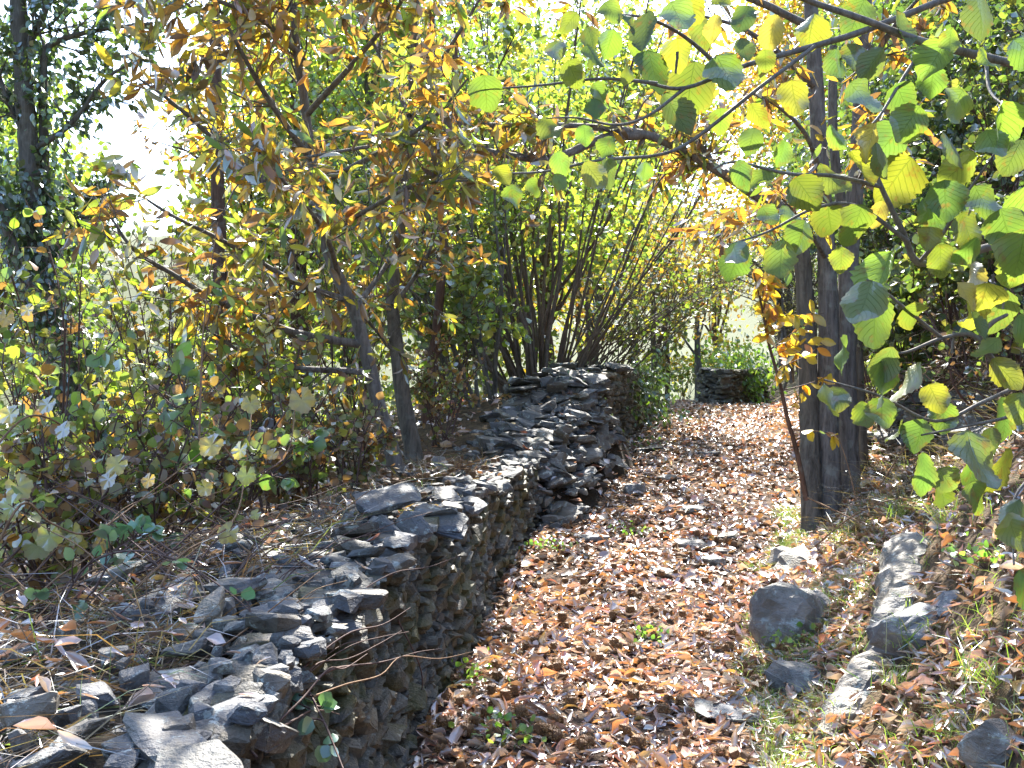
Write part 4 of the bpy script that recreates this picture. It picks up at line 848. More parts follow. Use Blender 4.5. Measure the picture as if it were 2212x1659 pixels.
# wild vine trailing over the wall, with big yellow lobed leaves
vine = empty('wild_vine', P(250, 1250, 3.3), 'wild vine with large yellow lobed leaves trailing beside the near wall', 'vine')
VS = [[(-40, 1250, 3.2), (45, 1090, 3.3), (110, 1130, 3.4), (200, 1150, 3.5), (330, 1060, 3.8), (470, 950, 4.0)], [(330, 1300, 3.2), (390, 1200, 3.4), (500, 1130, 3.6), (530, 1020, 4.0), (545, 870, 4.4)], [(470, 950, 4.0), (540, 1020, 4.1), (620, 980, 4.3), (640, 850, 4.5)], [(-40, 1000, 3.6), (60, 900, 3.8), (150, 930, 4.0), (240, 1020, 4.0), (300, 1010, 4)], [(430, 950, 4), (440, 700, 4.2), (470, 480, 4.3)]]
vp = []
for v in VS: c, r = solid('stem', PP(v), .005, .0025, M_STALK, vine, k=5, n=6); vp.append(c)
vp = np.vstack(vp)
T_VINE = []
for k in range(8):
    th = np.linspace(-np.pi*.92, np.pi*.92, 37); rr = (.46+.10*np.abs(np.cos(th*2.5))**1.2)*(1+.07*np.sin(th*23+k))*(1-.12*np.abs(th)/np.pi)*rnd(.95, 1.05)
    ring = np.stack([np.sin(th)*rr, .42+np.cos(th)*rr*1.05, .10*np.cos(th*3+k)*rr+.05*np.sin(th*2)], -1); mid = np.stack([np.sin(th)*rr*.5, .42+np.cos(th)*rr*.5, .03*np.cos(th*5+k)], -1)
    V = np.vstack([[[0, .42, -.03]], mid, ring]); j = np.arange(36); F = np.vstack([np.stack([1+j, 38+j, 39+j, 2+j], -1)]); F3 = np.stack([np.zeros(36, int), 1+j, 2+j, 2+j], -1)
    T_VINE.append((V, F, F3[:, :3], np.concatenate([[0], np.zeros(37), rng.uniform(.2, 1, 37)])))
vme = []
for k in range(12):
    V, F, F3, E = T_VINE[k % 8]; cc = palette(1, [(3, (.44, .42, .13)), (1.5, (.36, .29, .09)), (1.2, (.20, .26, .06))])[0]; e = (E*.55)[:, None]
    vme.append(new_mesh('leaf', V, [F, F3], M_LEAF, cc*(1-e)+np.array((.30, .14, .05))*e, None, True))
for (x, y, r_) in [(45, 1120, 52), (110, 1165, 42), (152, 1160, 38), (215, 1180, 30), (512, 1165, 40), (640, 868, 34), (540, 882, 34), (540, 1035, 32), (265, 1020, 38), (240, 1040, 28), (470, 972, 34), (145, 935, 30), (30, 1060, 36), (60, 1190, 36), (170, 1185, 30), (330, 1045, 26), (560, 1115, 14), (600, 990, 22), (520, 975, 24), (20, 690, 24), (70, 680, 26), (40, 905, 30), (120, 880, 26), (430, 1060, 22), (-5, 1210, 40)]:
    q = P(x, y-r_*.8, 3.7); j = int(np.argmin(((vp-q)**2).sum(1))); dd = min(vp[j][1], 4.2) + rnd(-.1, .1); att = P(x+rnd(-.2, .2)*r_, y-r_*.8, dd); size = 1.6*r_/FPX*dd*rnd(.75, 1.1)
    tl = rnd(-.9, .9); Y = unit([math.sin(tl), -.25, -math.cos(tl)]); nr = np.array([rng.normal()*.3, -1, .5+rng.normal()*.3]); Z = unit(nr-(nr@Y)*Y); X = np.cross(Y, Z)
    lf = put('leaf', vme[int(rng.integers(12))], vine, mat3(X, Y, Z, att, size)); pts = np.array([vp[j], (vp[j]+att)/2+[0, 0, .02], att, att+Y*size*.4]); V, F = tube(pts, .0014, 4); sub('leaf_stalk', new_mesh('leaf_stalk', V, [F], M_STALK, smooth=True), lf)

# green-leaved creeper sprays in front of the thicket
cr = empty('creeper', P(400, 1000, 4.3), 'creeper of round green leaves climbing in front of the thicket', 'creeper')
st = []
for v in [[(330, 1130, 4.2), (420, 900, 4.3), (440, 760, 4.3), (470, 560, 4.3)], [(100, 1150, 4.3), (140, 900, 4.5), (260, 720, 4.6)], [(470, 1100, 4.4), (600, 1000, 4.5), (660, 930, 4.6)], [(440, 980, 4.2), (380, 800, 4.4), (340, 730, 4.5)], [(20, 1100, 4.2), (60, 980, 4.3), (30, 860, 4.4)], [(260, 1120, 4.1), (360, 1030, 4.2), (500, 1010, 4.4)]]:
    st.append(solid('stem', PP(v), .004, .002, M_STALK_D, cr, k=5, n=6))
tw = [];  [tw.extend(sprout(c, r, 9, .22, up=.1, tmin=.05)) for c, r in st]; add_tubes('twigs', tw, M_STALK_D, cr); pos, yd = leaf_sites(tw, 2.6, droop=.5)
foliage(cr, pos, yd, rng.uniform(.05, .085, len(pos)), [(4, (.13, .21, .06)), (2, (.20, .27, .05)), (.6, G_YEL)], T_HAZ, 'creeper', 200)
# bramble with blue green leaflets
bb = empty('bramble', P(280, 1230, 3.0), 'bramble with small blue green leaflets arching over the wall', 'bramble')
st = [solid('stem', PP(v), .004, .002, M_STALK_D, bb, k=5, n=7) for v in [[(120, 1330, 2.9), (190, 1220, 3.0), (300, 1190, 3.0), (420, 1230, 3.0), (540, 1320, 2.9), (640, 1440, 2.7)], [(640, 1440, 2.7), (700, 1560, 2.45), (745, 1670, 2.3)], [(200, 1280, 3), (260, 1180, 3.1), (330, 1150, 3.1)], [(860, 1340, 3.9), (910, 1450, 4.0), (905, 1530, 4.1)]]]
tw = []; [tw.extend(sprout(c, r, 9, .10, up=.2, tmin=.1)) for c, r in st[:1]+st[2:3]*2]; tw += sprout(st[1][0], st[1][1], 4, .06, tmin=.1); add_tubes('twigs', tw, M_STALK_D, bb); pos, yd = leaf_sites(tw, 2.4, .5, droop=.1)
foliage(bb, pos, yd, rng.uniform(.03, .05, len(pos)), [(3, (.10, .19, .11)), (1, (.15, .24, .12))], T_HAZ, 'bramble', 120, M_IVY, ew=.05)

# dead twigs lying across the near wall
for q in range(165):
    x0, y0 = -60+760*rng.random()**1.35, rng.uniform(1200, 1640); dx = rng.uniform(120, 420)*rng.choice([-1, 1], p=[.35, .65]); dy = -abs(dx)*rng.uniform(.1, .9)
    d = float(np.interp(y0, [1200, 1640], [3.7, 2.15])) - rnd(0, .1); k = 6
    pts = [P(x0+dx*t + rng.normal()*8, y0+dy*t - 40*math.sin(3.14*t)*rnd(.2, 1) + rng.normal()*6, d + .55*t) for t in np.linspace(0, 1, k)]
    a = np.array(pts); loc = a[0]; V, F = tube(catmull(a-loc, 5), path_r(26, rnd(.002, .0045), .0012), 5, .06)
    fair = rng.random() < .35
    o = put('fallen_twig', new_mesh('fallen_twig', V, [F], M_STALK if fair else M_STALK_D, smooth=True)); o.location = tuple(loc)
    tag(o, '%s %s dead twig %s %s' % ('long' if abs(dx) > 270 else 'short', 'straw coloured' if fair else 'dark', 'rising left' if dx < 0 else 'rising right', 'at the left edge of the wall top' if x0 < 150 else 'over the left part of the wall top' if x0 < 330 else 'over the middle of the wall top' if x0 < 520 else 'over the face edge of the near wall'), 'twig', 'straw stems over the wall' if fair else 'dark stems over the wall')
o = put('dead_branch', (lambda c: new_mesh('dead_branch', *[(lambda VF: (VF[0]-c[0], [VF[1]]))(tube(c, path_r(len(c), .010, .004), 6, .06))][0], M_BARK_D, smooth=True))(catmull(PP([(460, 1170, 4.2), (600, 1130, 4.6), (730, 1110, 4.9), (860, 1045, 5.8), (960, 1030, 6.4)]), 5)))
o.location = tuple(P(460, 1170, 4.2)); tag(o, 'long dark dead branch lying along the wall top below the chestnut', 'branch')
o = put('dead_branch', (lambda c: new_mesh('dead_branch', *[(lambda VF: (VF[0]-c[0], [VF[1]]))(tube(c, path_r(len(c), .006, .003), 6, .06))][0], M_STALK, smooth=True))(catmull(PP([(1380, 1190, 6.9), (1345, 1120, 6.95), (1300, 1065, 7.0)]), 5)))
o.location = tuple(P(1380, 1190, 6.9)); tag(o, 'pale forked stick standing in the leaves below the rubble', 'branch')
dl = empty('dead_bramble', P(1900, 1130, 6.5), 'reddish dead bramble arching in front of the clustered trunks', 'bramble')
for v in [[(1760, 1180, 6.6), (1850, 1110, 6.5), (1960, 1075, 6.4), (2090, 1110, 6.2)], [(1745, 1075, 6.9), (1830, 1115, 6.7), (1930, 1160, 6.4)], [(1850, 1080, 6.8), (1830, 1000, 6.9), (1810, 940, 7.0)], [(1900, 1050, 7), (2000, 900, 7), (2120, 780, 6.8)], [(2140, 1050, 6), (2080, 900, 6.3), (1990, 800, 6.6)]]:
    solid('stem', PP(v), .006, .003, M_STALK, dl, k=5, n=6)

# ------------------------------------------------------------------ dry grass and scrub tangle on the shaded hillside
def blades(n, posf, lmin, lmax, w, cols, up=.9, spread=.5, acc=None):
    acc = acc or Acc(); p = posf(n); n = len(p); L_ = rng.uniform(lmin, lmax, n)[:, None]
    d = unit(rng.normal(size=(n, 3))*[spread, spread, .25] + [0, 0, up]); side = unit(np.cross(d, rng.normal(size=(n, 3))))*w
    fall = unit(d*[1, 1, 0]+1e-6)
    m = p + d*L_*.55; t = p + d*L_*.85 + fall*L_*.3 - np.array([0, 0, .12])*L_
    V = np.stack([p-side, p+side, m+side*.7, m-side*.7, t], 1).reshape(-1, 3); b = np.arange(n)*5
    c = np.repeat(palette(n, cols), 5, 0)
    acc.add(V, np.stack([b, b+1, b+2, b+3], -1), c); acc.F.setdefault(3, []).append(np.stack([b+3, b+2, b+4], -1) + acc.n - len(V)); return acc
def hill_pos(n):
    y = rng.uniform(3.5, 15, n); s = rng.uniform(.35, 4.5, n)+1.1*(y < 6.3); x = xr(y)+s; return np.stack([x, y, ground_z(x, y)-.01], -1)
DRY = [(3, (.20, .15, .08)), (2, (.13, .10, .055)), (1.5, (.28, .22, .12)), (1, (.09, .11, .035))]
tag(put('dry_grass', blades(20000, hill_pos, .12, .5, .0022, DRY, .55, .8).mesh('dry_grass', M_GRASS)), 'tangle of dry brown grass on the shaded right hillside', 'grass', kind='stuff')
def bank_pos(n):
    y = rng.uniform(2.2, 9, n); s = rng.exponential(.45, n)-.12; x = xr(y)+s; p = np.stack([x, y, ground_z(x, y)-.005], -1)
    k = wob(p[:, 0], p[:, 1], 3.1, 7) + .8*wob(p[:, 0], p[:, 1], 9, 1); return p[k > rng.uniform(-.9, 1.3, n)]
GREENG = [(3, (.15, .23, .04)), (2, (.24, .30, .06)), (1.2, (.33, .30, .12)), (1, (.10, .16, .03))]
tag(put('bank_grass', blades(22000, bank_pos, .05, .16, .0017, GREENG, .9, .5).mesh('bank_grass', M_GRASS)), 'short bright green grass scattered over the sunny bank', 'grass', kind='stuff')
for (px, py, h, n, lab) in [(1980, 1400, .22, 90, 'dark green arching grass tuft beside the rock ridge'), (1950, 1120, .24, 110, 'bright sunlit grass tuft above the rock ridge'), (2050, 1130, .2, 70, 'grass tuft higher on the bank under the hazel leaves'), (1950, 1480, .16, 60, 'grass tuft low on the rock ridge'), (2060, 1590, .16, 50, 'sparse grass tuft near the bottom right corner'), (1660, 1420, .13, 50, 'grass tuft left of the boulder'), (1630, 1235, .12, 60, 'low green tuft at the path edge by the trunks'), (1580, 1560, .1, 30, 'tiny tuft beside the triangular stone'), (2150, 1480, .15, 50, 'grass tuft at the right edge of the bank'), (1830, 1170, .18, 60, 'grass tuft between the trunks and the rock ridge')]:
    g = GP(px, py); m_ = blades(n, lambda n: rng.normal(size=(n, 3))*[.05, .05, 0], h*.6, h*1.3, .0022, GREENG, .8, .55).mesh('grass_tuft', M_GRASS); o = put('grass_tuft', m_); o.location = tuple(g); tag(o, lab, 'grass', 'grass tufts')
sc_ = empty('scrub', P(2100, 700, 9.5), 'dark scrubby tangle of bare stems on the hillside under the hazel leaves', 'scrub')
st = []
for q in range(46):
    px, py = rng.uniform(1880, 2300), rng.uniform(560, 960); g = GP(px, py); e = g + np.array([rng.normal()*.4-.15, -rnd(0, .4), rnd(.4, 1.2)])
    st.append(solid('stem', [g, (g+e)/2+rng.normal(size=3)*.1, e], rnd(.006, .014), .003, M_STALK_D, sc_, k=4, n=4))
bushy(sc_, st, 6, .5, 3, .2, 1.1, (.03, .06), [(2, (.06, .10, .03)), (2, G_DBR), (1, (.12, .16, .04))], T_HAZ, 'scrub', 0, material=M_STALK_D)
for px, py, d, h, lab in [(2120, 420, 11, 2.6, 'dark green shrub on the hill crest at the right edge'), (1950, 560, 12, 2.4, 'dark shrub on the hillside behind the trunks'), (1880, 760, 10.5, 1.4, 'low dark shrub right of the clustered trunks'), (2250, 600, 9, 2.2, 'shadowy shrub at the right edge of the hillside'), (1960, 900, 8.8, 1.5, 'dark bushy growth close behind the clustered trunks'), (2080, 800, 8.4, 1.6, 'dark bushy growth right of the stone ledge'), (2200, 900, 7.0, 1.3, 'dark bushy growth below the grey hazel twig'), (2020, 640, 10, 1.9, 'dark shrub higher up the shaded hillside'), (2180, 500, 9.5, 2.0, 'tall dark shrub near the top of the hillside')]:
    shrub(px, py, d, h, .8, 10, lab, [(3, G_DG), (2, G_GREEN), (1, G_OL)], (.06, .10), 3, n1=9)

# ------------------------------------------------------------------ ivy and greenery on the far wall and stub
def ivy_patch(name, centre_list, n, size, label, pal=PAL_DARK, mat_=None, normal=(1, -.4, 0), parts=0):
    o = empty(name, centre_list[0][0], label, 'ivy', 'ivy on the walls'); pos = []
    for c, s, k in centre_list: pos.append(np.array(c) + rng.normal(size=(int(n*k), 3))*np.array(s))
    pos = np.vstack(pos); yd = rng.normal(size=pos.shape)*.5 + np.array(normal)*.3 - np.array([0, 0, .7])
    foliage(o, pos, yd, rng.uniform(*size, len(pos)), pal, T_IVY, 'ivy'+name, parts, mat_ or M_IVY, .3, .6, ew=.02, crown='leaves')
ivy_patch('ivy', [(P(1255, 900, 10.9), (.14, .12, .18), 1), (P(1275, 980, 10.9), (.10, .10, .10), .5)], 330, (.035, .06), 'pale green ivy hanging on the broken end of the far wall', parts=100)
ivy_patch('ivy', [(P(1385, 850, 14.0), (.2, .8, .25), 1), (P(1400, 820, 15.5), (.2, 1.0, .12), .8), (P(1420, 890, 17), (.1, .8, .1), .4)], 700, (.05, .09), 'dark ivy covering the far wall where it turns', pal=PAL_DARK+[(2.5, (.16, .26, .03))], parts=100)
ivy_patch('ivy', [(P(1595, 785, 21.5), (.45, .4, .25), 1), (P(1625, 830, 21), (.25, .2, .25), .5)], 700, (.07, .13), 'bright sunlit greenery spilling over the distant wall end', pal=[(3, (.16, .26, .05)), (2, (.10, .17, .04)), (2, (.24, .32, .06))], mat_=M_LEAF)
for px, py, s, lab in [(1185, 1195, .09, 'bright green sprig at the foot of the near wall'), (1010, 1480, .10, 'dark green plant at the foot of the near wall'), (1370, 1160, .10, 'green sprig among leaves below the rubble heap'), (1390, 970, .12, 'sunlit green sprig at the foot of the far wall'), (1400, 1385, .06, 'faint green sprig in the middle of the path'), (1090, 1600, .08, 'green sprig at the bottom of the path'), (1740, 1400, .10, 'dark leafy sprig on the boulder'), (2130, 1230, .09, 'leafy sprig high on the sunny bank')]:
    g = GP(px, py); o = empty('green_sprig', g, lab, 'plant', 'small green plants'); n = 60
    pos = g + np.abs(rng.normal(size=(n, 3)))*[1, 1, 1]*s*rng.choice([-1, 1], (n, 3))*[1, 1, 0] + np.array([0, 0, 1])*rng.uniform(.01, s*1.1, (n, 1))
    stt = [(np.array([g, (g+q)/2+[0, 0, .01], q]), path_r(3, .0018, .001)) for q in pos[::3]]; add_tubes('stems', stt, M_STALK_D, o, 3)
    foliage(o, pos, rng.normal(size=pos.shape)+[0, 0, .3], rng.uniform(.018, .04, n), [(3, (.12, .22, .04)), (1, (.2, .3, .05))], T_HAZ, 'sprig', 0, ew=.02, crown='leaves')
def near_under(n):
    y = rng.uniform(1.5, 9, n); x = xl(y) - .35 - rng.exponential(.9, n); z = ground_z(x, y); zz = np.where((xl(y)-x) < .9, zt_near(y), z); return np.stack([x, y, zz-.02], -1)
tag(put('undergrowth', blades(9000, near_under, .1, .4, .002, [(2, (.16, .09, .05)), (2, (.10, .06, .04)), (1, (.24, .18, .09)), (.7, (.12, .16, .05))], .4, 1.0).mesh('undergrowth', M_GRASS)), 'matted dead twigs and grass along the back of the near wall', 'undergrowth', kind='stuff')

# ------------------------------------------------------------------ fallen leaves and husks
def lit_on(n, yr, sfun, lift):
    y = rng.uniform(0, 1, n)**1.0*(yr[1]-yr[0])+yr[0]; s = sfun(n, y); x = xl(y) + s; z = ground_z(x, y) + .012
    p = np.stack([x, y, z + rng.exponential(lift, n)], -1); k = wob(x, y, 1.9, 3) + .7*wob(x, y, 5.3, 5) + .9*np.exp(-np.maximum(s, 0)/.18)
    return p[k > rng.uniform(-2.6, .5, n)]
def path_s(n, y): return rng.uniform(.02, 1.0, n)*(xr(y)-xl(y))
def bank_s(n, y): return (xr(y)-xl(y)) + rng.exponential(.6, n)
def back_s(n, y): return -rng.uniform(.9, 5, n)
litter = [(lit_on(19000, (1.6, 9), path_s, .010), (.02, .10)), (lit_on(15500, (9, 24), path_s, .012), (.035, .09)), (lit_on(14500, (1.3, 9), bank_s, .010), (.035, .10)), (lit_on(2500, (9, 20), bank_s, .01), (.06, .14)), (lit_on(3500, (3, 20), back_s, .02), (.06, .13))]
yt = rng.uniform(1, 8.8, 420); wt = rng.uniform(.05, 1.0, 420); litter.append((np.stack([xl(yt)-wt, yt, zt_near(yt)+.03+rng.exponential(.012, 420)], -1), (.04, .08)))
yt = rng.uniform(1.2, 8, 900); wt = rng.uniform(.45, 1.5, 900)**1.0; litter.append((np.stack([xl(yt)-wt, yt, np.where(wt < .95, zt_near(yt)+.02, np.maximum(ground_z(xl(yt)-wt, yt), zt_near(yt)-.25))+rng.exponential(.012, 900)], -1), (.04, .085)))
yt = rng.uniform(8.4, 11, 260); xt = xl(yt)+rng.uniform(-1, .45, 260); litter.append((np.stack([xt, yt, np.array([mound(a_, b_) for a_, b_ in zip(xt, yt)])+.04], -1), (.06, .12)))
pos = np.vstack([l[0] for l in litter]); size = np.concatenate([l[1][0] + (l[1][1]*1.15-l[1][0])*rng.random(len(l[0]))**1.7 for l in litter])
yd = rng.normal(size=pos.shape)*[1, 1, .18]
fr = leaf_frames(pos, yd, 1.6, .5); pos = pos - fr[1]*size[:, None]*.5*np.array([1, 1, .6])
dist = np.linalg.norm(pos-[0, 0, EYE], axis=1)/size; vis = in_view(pos, .98)
onb = (pos[:, 0] > xr(pos[:, 1])); onp = (pos[:, 0] > xl(pos[:, 1])) & ~onb
sel = np.zeros(len(pos), bool)
lv = leaf_variants('litter', T_LIT, PAL_LIT, M_LITTER, .4, n=32)
def mean_col(me): a_ = np.empty(len(me.vertices)*4, np.float32); me.attributes['col'].data.foreach_get('color', a_); return a_.reshape(-1, 4)[:, :3].mean(0)
lv_col = [mean_col(q) for q in lv]
for msk, cnt, lab, grp in ((onp, 200, 'curled dry fallen leaf on the near end of the path', 'fallen leaves on the path'), (onb, 100, 'curled dry fallen leaf on the right bank', 'fallen leaves on the bank')):
    idx = np.nonzero(vis & msk)[0]; idx = idx[np.argsort(dist[idx])[:cnt]]; sel[idx] = True
    for i in idx:
        k = int(rng.integers(32)); c = lv_col[k]; lum = float(c.mean()); shp = 'broad' if k % 16 % 5 == 4 else 'narrow'
        hue = 'dark brown' if lum < .12 else 'pale greyish' if lum > .36 else 'orange' if c[0] > 2.6*c[2] else 'pinkish brown'
        f_ = (pos[i, 0]-xl(pos[i, 1]))/(xr(pos[i, 1])-xl(pos[i, 1])); where = 'high on the right bank' if f_ > 1.5 else 'low on the right bank' if f_ > 1 else 'on the path beside the near wall' if f_ < .33 else 'in the middle of the near path' if f_ < .66 else 'on the right side of the near path'
        tag(put('fallen_leaf', lv[k], None, mat3(fr[0][i], fr[1][i], fr[2][i], pos[i], float(size[i]))), '%s curled %s fallen leaf %s' % (shp, hue, where), 'leaf', grp)
acc = Acc()
for r_, tp in ((~sel & (pos[:, 1] < 6.5) & (size > .05), T_LIT), (~sel & ~((pos[:, 1] < 6.5) & (size > .05)), T_LITF)): scatter(acc, tp, pos[r_], None, size[r_], palette(int(r_.sum()), PAL_LIT), frames=tuple(f[r_] for f in fr), ew=.4)
tag(put('leaf_litter', acc.mesh('leaf_litter', M_LITTER, True)), 'brown and orange leaf litter carpeting path, bank and wall top', 'leaf litter', kind='stuff')
def husk(seed, n=150):
    r = np.random.default_rng(seed); d = unit(r.normal(size=(n, 3))); d[:, 2] = np.abs(d[:, 2])*.9-.25; d = unit(d)
    c = d*.34; tip = d*(.42+.1*r.random((n, 1))) + r.normal(size=(n, 3))*.05; s = unit(np.cross(d, r.normal(size=(n, 3))))*.022; s2 = np.cross(d, s)
    V = np.stack([c+s, c-s*.5+s2, c-s*.5-s2, tip], 1).reshape(-1, 3); b = np.arange(n)*4; F = np.vstack([np.stack([b, b+1, b+3], -1), np.stack([b+1, b+2, b+3], -1), np.stack([b+2, b, b+3], -1)])
    core = ROCKS[seed % 20]; V = np.vstack([V, core[0]*.7]); F = np.vstack([F, core[1]+n*4])
    cc = np.tile(np.array([(.22, .12, .05)]*3+[(.46, .27, .10)]), (n, 1)); cc = np.vstack([cc, np.tile([(.14, .07, .03)], (len(core[0]), 1))]); return V, F, cc
HK = [husk(k) for k in range(5)]; HKL = [husk(k+5, 40) for k in range(4)]; hme = [new_mesh('chestnut_husk', *[(V, [F])][0], M_HUSK, c) for V, F, c in HK]
hp = np.vstack([lit_on(300, (1.9, 8), path_s, .01), lit_on(330, (8, 20), path_s, .01), lit_on(60, (2, 8), bank_s, .01)]); yt = rng.uniform(5.5, 8.6, 40); hp = np.vstack([hp, np.stack([xl(yt)-rng.uniform(.2, .9, 40), yt, zt_near(yt)+.07], -1)])
def husk_label(p, s):
    f_ = (p[0]-xl(p[1]))/(xr(p[1])-xl(p[1])); big = 'large' if s > .064 else 'small'
    if f_ < 0: return big + ' spiny brown chestnut husk on the near wall top'
    if f_ > 1: return big + ' spiny brown chestnut husk on the right bank'
    side = 'left side' if f_ < .33 else 'middle' if f_ < .66 else 'right side'
    return big + ' spiny chestnut husk on the %s of the path, %s' % (side, 'nearest the camera' if p[1] < 4.8 else 'level with the boulder' if p[1] < 6 else 'below the bright slab' if p[1] < 7.2 else 'near the clustered trunks')
hd = np.linalg.norm(hp-[0, 0, EYE], axis=1); hv = in_view(hp, .98); order = np.argsort(np.where(hv, hd, 99)); acc = Acc()
for rank, i in enumerate(order):
    k = int(rng.integers(5)); s = rnd(.05, .075); a = rnd(0, 6.3)
    if rank < 200: tag(put('chestnut_husk', hme[k], None, mat3((math.cos(a), math.sin(a), 0), (-math.sin(a), math.cos(a), 0), (0, 0, 1), hp[i]+[0, 0, .022], s)), husk_label(hp[i], s), 'chestnut husk', 'chestnut husks among the leaves')
    else: V, F, c = HKL[k % 4]; acc.add(V*s+hp[i]+[0, 0, .022], F, c)
tag(put('chestnut_husks', acc.mesh('chestnut_husks', M_HUSK)), 'more spiny chestnut husks strewn along the far path', 'chestnut husks', kind='stuff')

# ------------------------------------------------------------------ the wood behind
def crown_cloud(n, rad, pal, size, holes=.35, seed=0):
    r = np.random.default_rng(seed); cl = unit(r.normal(size=(26, 3)))*r.uniform(.25, 1.0, (26, 1)); k = r.integers(0, 26, n)
    p = cl[k] + r.normal(size=(n, 3))*.17; p = p*np.array(rad); yd = r.normal(size=(n, 3))-[0, 0, .3]; acc = Acc()
    scatter(acc, T_FAR, p, yd, r.uniform(*size, n), palette(n, pal), ew=.2); return acc.mesh('crown', M_LEAF), cl*np.array(rad)
PG = [('golden', [(3, G_GOLD), (2, G_YEL), (1.5, G_OR), (1, G_LIME)]), ('yellow green', [(3, G_LIME), (2, G_YEL), (1.5, G_GREEN)]), ('green', [(3, G_GREEN), (2.5, G_LIME), (1, G_OL)])]
CR = {nm: [crown_cloud(3000, (1.9, 1.9, 2.4), pl, (.10, .19), seed=40+7*q+j) for j in range(2)] for q, (nm, pl) in enumerate(PG)}
def trunk_mesh(h, r, cl, mt):
    a = Acc(); c = catmull([[0, 0, -.3], [.05, 0, h*.35], [-.04, .05, h*.7], [0, 0, h*1.25]], 5); V, F = tube(c, path_r(len(c), r, r*.35), 8, .06); a.add(V, F)
    for q in range(9):
        e = cl[q] + [0, 0, h+1.0]; s = c[int(len(c)*rng.uniform(.4, .85))]; V, F = tube(catmull([s, (s+e)/2+rng.normal(size=3)*.15, e], 4), path_r(9, r*.35, .008), 4, .06); a.add(V, F)
    return a.mesh('trunk', mt, True)
BT = [  # px of base, depth, trunk height, scale, palette, label
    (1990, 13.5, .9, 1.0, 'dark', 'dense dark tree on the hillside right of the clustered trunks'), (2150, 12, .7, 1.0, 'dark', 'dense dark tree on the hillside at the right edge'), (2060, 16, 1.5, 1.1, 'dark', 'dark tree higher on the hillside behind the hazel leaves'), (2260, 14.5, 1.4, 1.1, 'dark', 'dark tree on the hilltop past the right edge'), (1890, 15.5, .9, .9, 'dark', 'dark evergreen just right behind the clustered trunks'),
    (960, 29, 7.0, 1.0, 'tall', 'tall far tree rising above the slim stems'), (1120, 31, 8.2, 1.0, 'tall', 'tall far tree rising above the slender hazel'), (1270, 30, 7.6, 1.0, 'tall', 'tall far tree whose crown tops the hazel fan'), (1370, 34, 9.0, 1.0, 'tall', 'tall far tree with crown beside the white sky'), (1700, 32, 8.0, 1.0, 'rust', 'tall rusty tree behind the top of the arching limb'), (1800, 30, 7.0, 1.0, 'rust', 'tall rusty tree above the clustered trunks'), (1960, 28, 5.5, 1.0, 'tall', 'tall far tree behind the top right leaves'), (2140, 27, 5.0, 1.0, 'rust', 'tall rusty tree at the top right corner'), (780, 30, 8.0, 1.0, 'rust', 'tall rusty tree high above the curved chestnut'),
    (1410, 20.5, 2.8, .8, 'sparse', 'thin trunk beyond the far wall, left of the two nearest the bend'), (1440, 24, 3.0, .85, 'sparse', 'thicker trunk beyond the far wall, right beside the thin one'), (1508, 26, 2.8, .95, 'sparse', 'forked trunk standing left of the distant wall end'),  (1545, 33, 2.6, 1.3, 'sparse', 'bright golden tree straight beyond the path end'), (1290, 23, 2.4, 1.1, 'sparse', 'yellow green tree behind the fan of hazel stems'),
    (1180, 18, 2.4, 1.15, 'yellow green', 'yellow green tree directly behind the hazel clump'), (1060, 20, 2.4, 1.2, 'yellow green', 'yellow green tree behind the slender leaning hazel'), (930, 17, 2.3, 1.1, 'green', 'green tree behind the slim chestnut stems'),  (660, 17, 2.3, 1.1, 'green', 'green tree right of the reddish trunk, farther back'), 
    (400, 22, 1.0, .8, 'golden', 'small golden tree below the gap of sky'), (60, 18, 2.4, 1.1, 'green', 'green tree behind the ivy clad oak'), (-80, 14, 2.6, 1.0, 'green', 'green tree cut by the left edge'), (1700, 27, 2.5, 1.2, 'sparse', 'pale tree behind the grey shrub'),
    (1850, 20, 1.9, 1.0, 'green', 'green tree on the hillside behind the clustered trunks'), (2050, 17, 1.8, 1.2, 'green', 'green tree on the hill crest at the right'), (2230, 15, 1.6, 1.1, 'green', 'green tree at the right edge of the hill crest'), (1250, 34, 2.6, 1.5, 'golden', 'golden tree far behind the hazel fan'),
    (1000, 32, 2.6, 1.5, 'golden', 'golden tree far behind the slender hazel'), (760, 30, 2.6, 1.4, 'yellow green', 'pale tree far behind the curved trunk'), (500, 34, 2.0, 1.1, 'yellow green', 'pale small tree far behind the reddish trunk'), (1680, 44, 3.0, 1.5, 'sparse', 'farthest golden tree right of the bend'),
    (640, 15.5, 4.6, 1.0, 'yellow green', 'tall tree with high crown above the reddish trunk'), (790, 16, 5.2, 1.1, 'green', 'tall green tree topping the curved chestnut'),    (590, 17, 4.6, .95, 'golden', 'tall golden tree right of the gap of sky'), (-30, 15.5, 4.2, 1.0, 'green', 'tall green tree above the ivy clad oak'),    (250, 26, .6, .8, 'yellow green', 'small pale tree on the slope below the gap of sky')]
CR['sparse'] = [crown_cloud(1100, (1.8, 1.8, 2.2), PG[0][1], (.10, .18), seed=90+j) for j in range(2)]
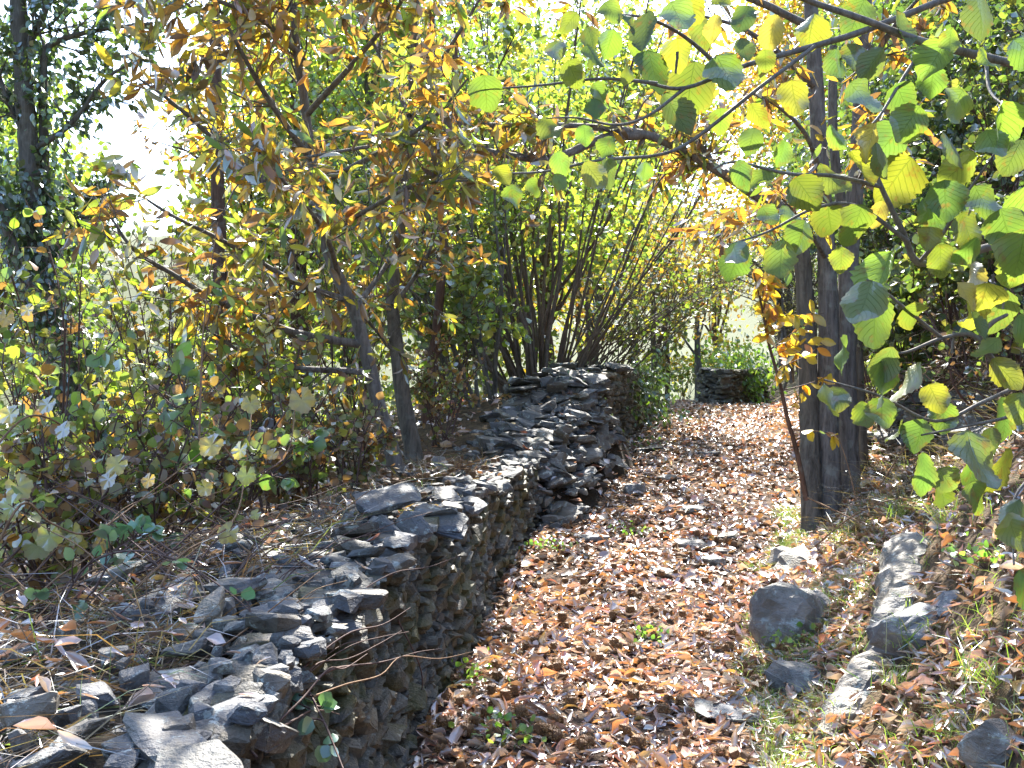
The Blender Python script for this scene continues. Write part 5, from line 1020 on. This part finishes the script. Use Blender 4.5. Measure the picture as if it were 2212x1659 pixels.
CR['tall'] = [crown_cloud(8000, (3.2, 3.2, 4.6), [(3, G_LIME), (1.3, G_YEL), (2.2, G_GREEN), (.9, G_GOLD)], (.13, .22), seed=120+j) for j in range(2)]
CR['rust'] = [crown_cloud(7000, (3.0, 3.0, 4.4), [(3, G_GOLD), (2, G_OR), (1.5, G_YEL), (1.2, G_OL)], (.13, .22), seed=140+j) for j in range(2)]
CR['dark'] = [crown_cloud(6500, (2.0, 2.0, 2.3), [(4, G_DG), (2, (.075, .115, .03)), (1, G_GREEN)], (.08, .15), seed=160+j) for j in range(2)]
tm = {}
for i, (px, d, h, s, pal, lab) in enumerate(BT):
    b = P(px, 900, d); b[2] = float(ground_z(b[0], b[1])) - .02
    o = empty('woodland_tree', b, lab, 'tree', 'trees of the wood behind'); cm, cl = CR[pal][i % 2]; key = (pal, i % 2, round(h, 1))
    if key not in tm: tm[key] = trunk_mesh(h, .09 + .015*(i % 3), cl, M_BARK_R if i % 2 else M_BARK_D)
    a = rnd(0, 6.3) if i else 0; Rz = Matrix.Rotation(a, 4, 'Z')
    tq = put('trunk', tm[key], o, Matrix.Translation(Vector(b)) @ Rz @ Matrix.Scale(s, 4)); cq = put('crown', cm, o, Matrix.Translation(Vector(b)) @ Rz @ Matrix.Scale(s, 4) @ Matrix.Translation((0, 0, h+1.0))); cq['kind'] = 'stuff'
def under_far(n):
    d = rng.uniform(13, 40, n); px = rng.uniform(-200, 1480, n); out = []
    x = (px-1106)/FPX*d; k = (x < xl(d)-1.2); x, d = x[k], d[k]; return np.stack([x, d, ground_z(x, d)+rng.exponential(.45, len(d))], -1)
pos = under_far(26000); acc = Acc(); scatter(acc, T_FAR, pos, rng.normal(size=pos.shape), rng.uniform(.07, .14, len(pos)), palette(len(pos), [(2, G_LIME), (2, G_YEL), (1.5, G_GREEN), (1, G_GOLD)]), ew=.2)
tag(put('woodland_undergrowth', acc.mesh('woodland_undergrowth', M_LEAF)), 'backlit yellow green undergrowth of the wood behind the walls', 'undergrowth', kind='stuff')
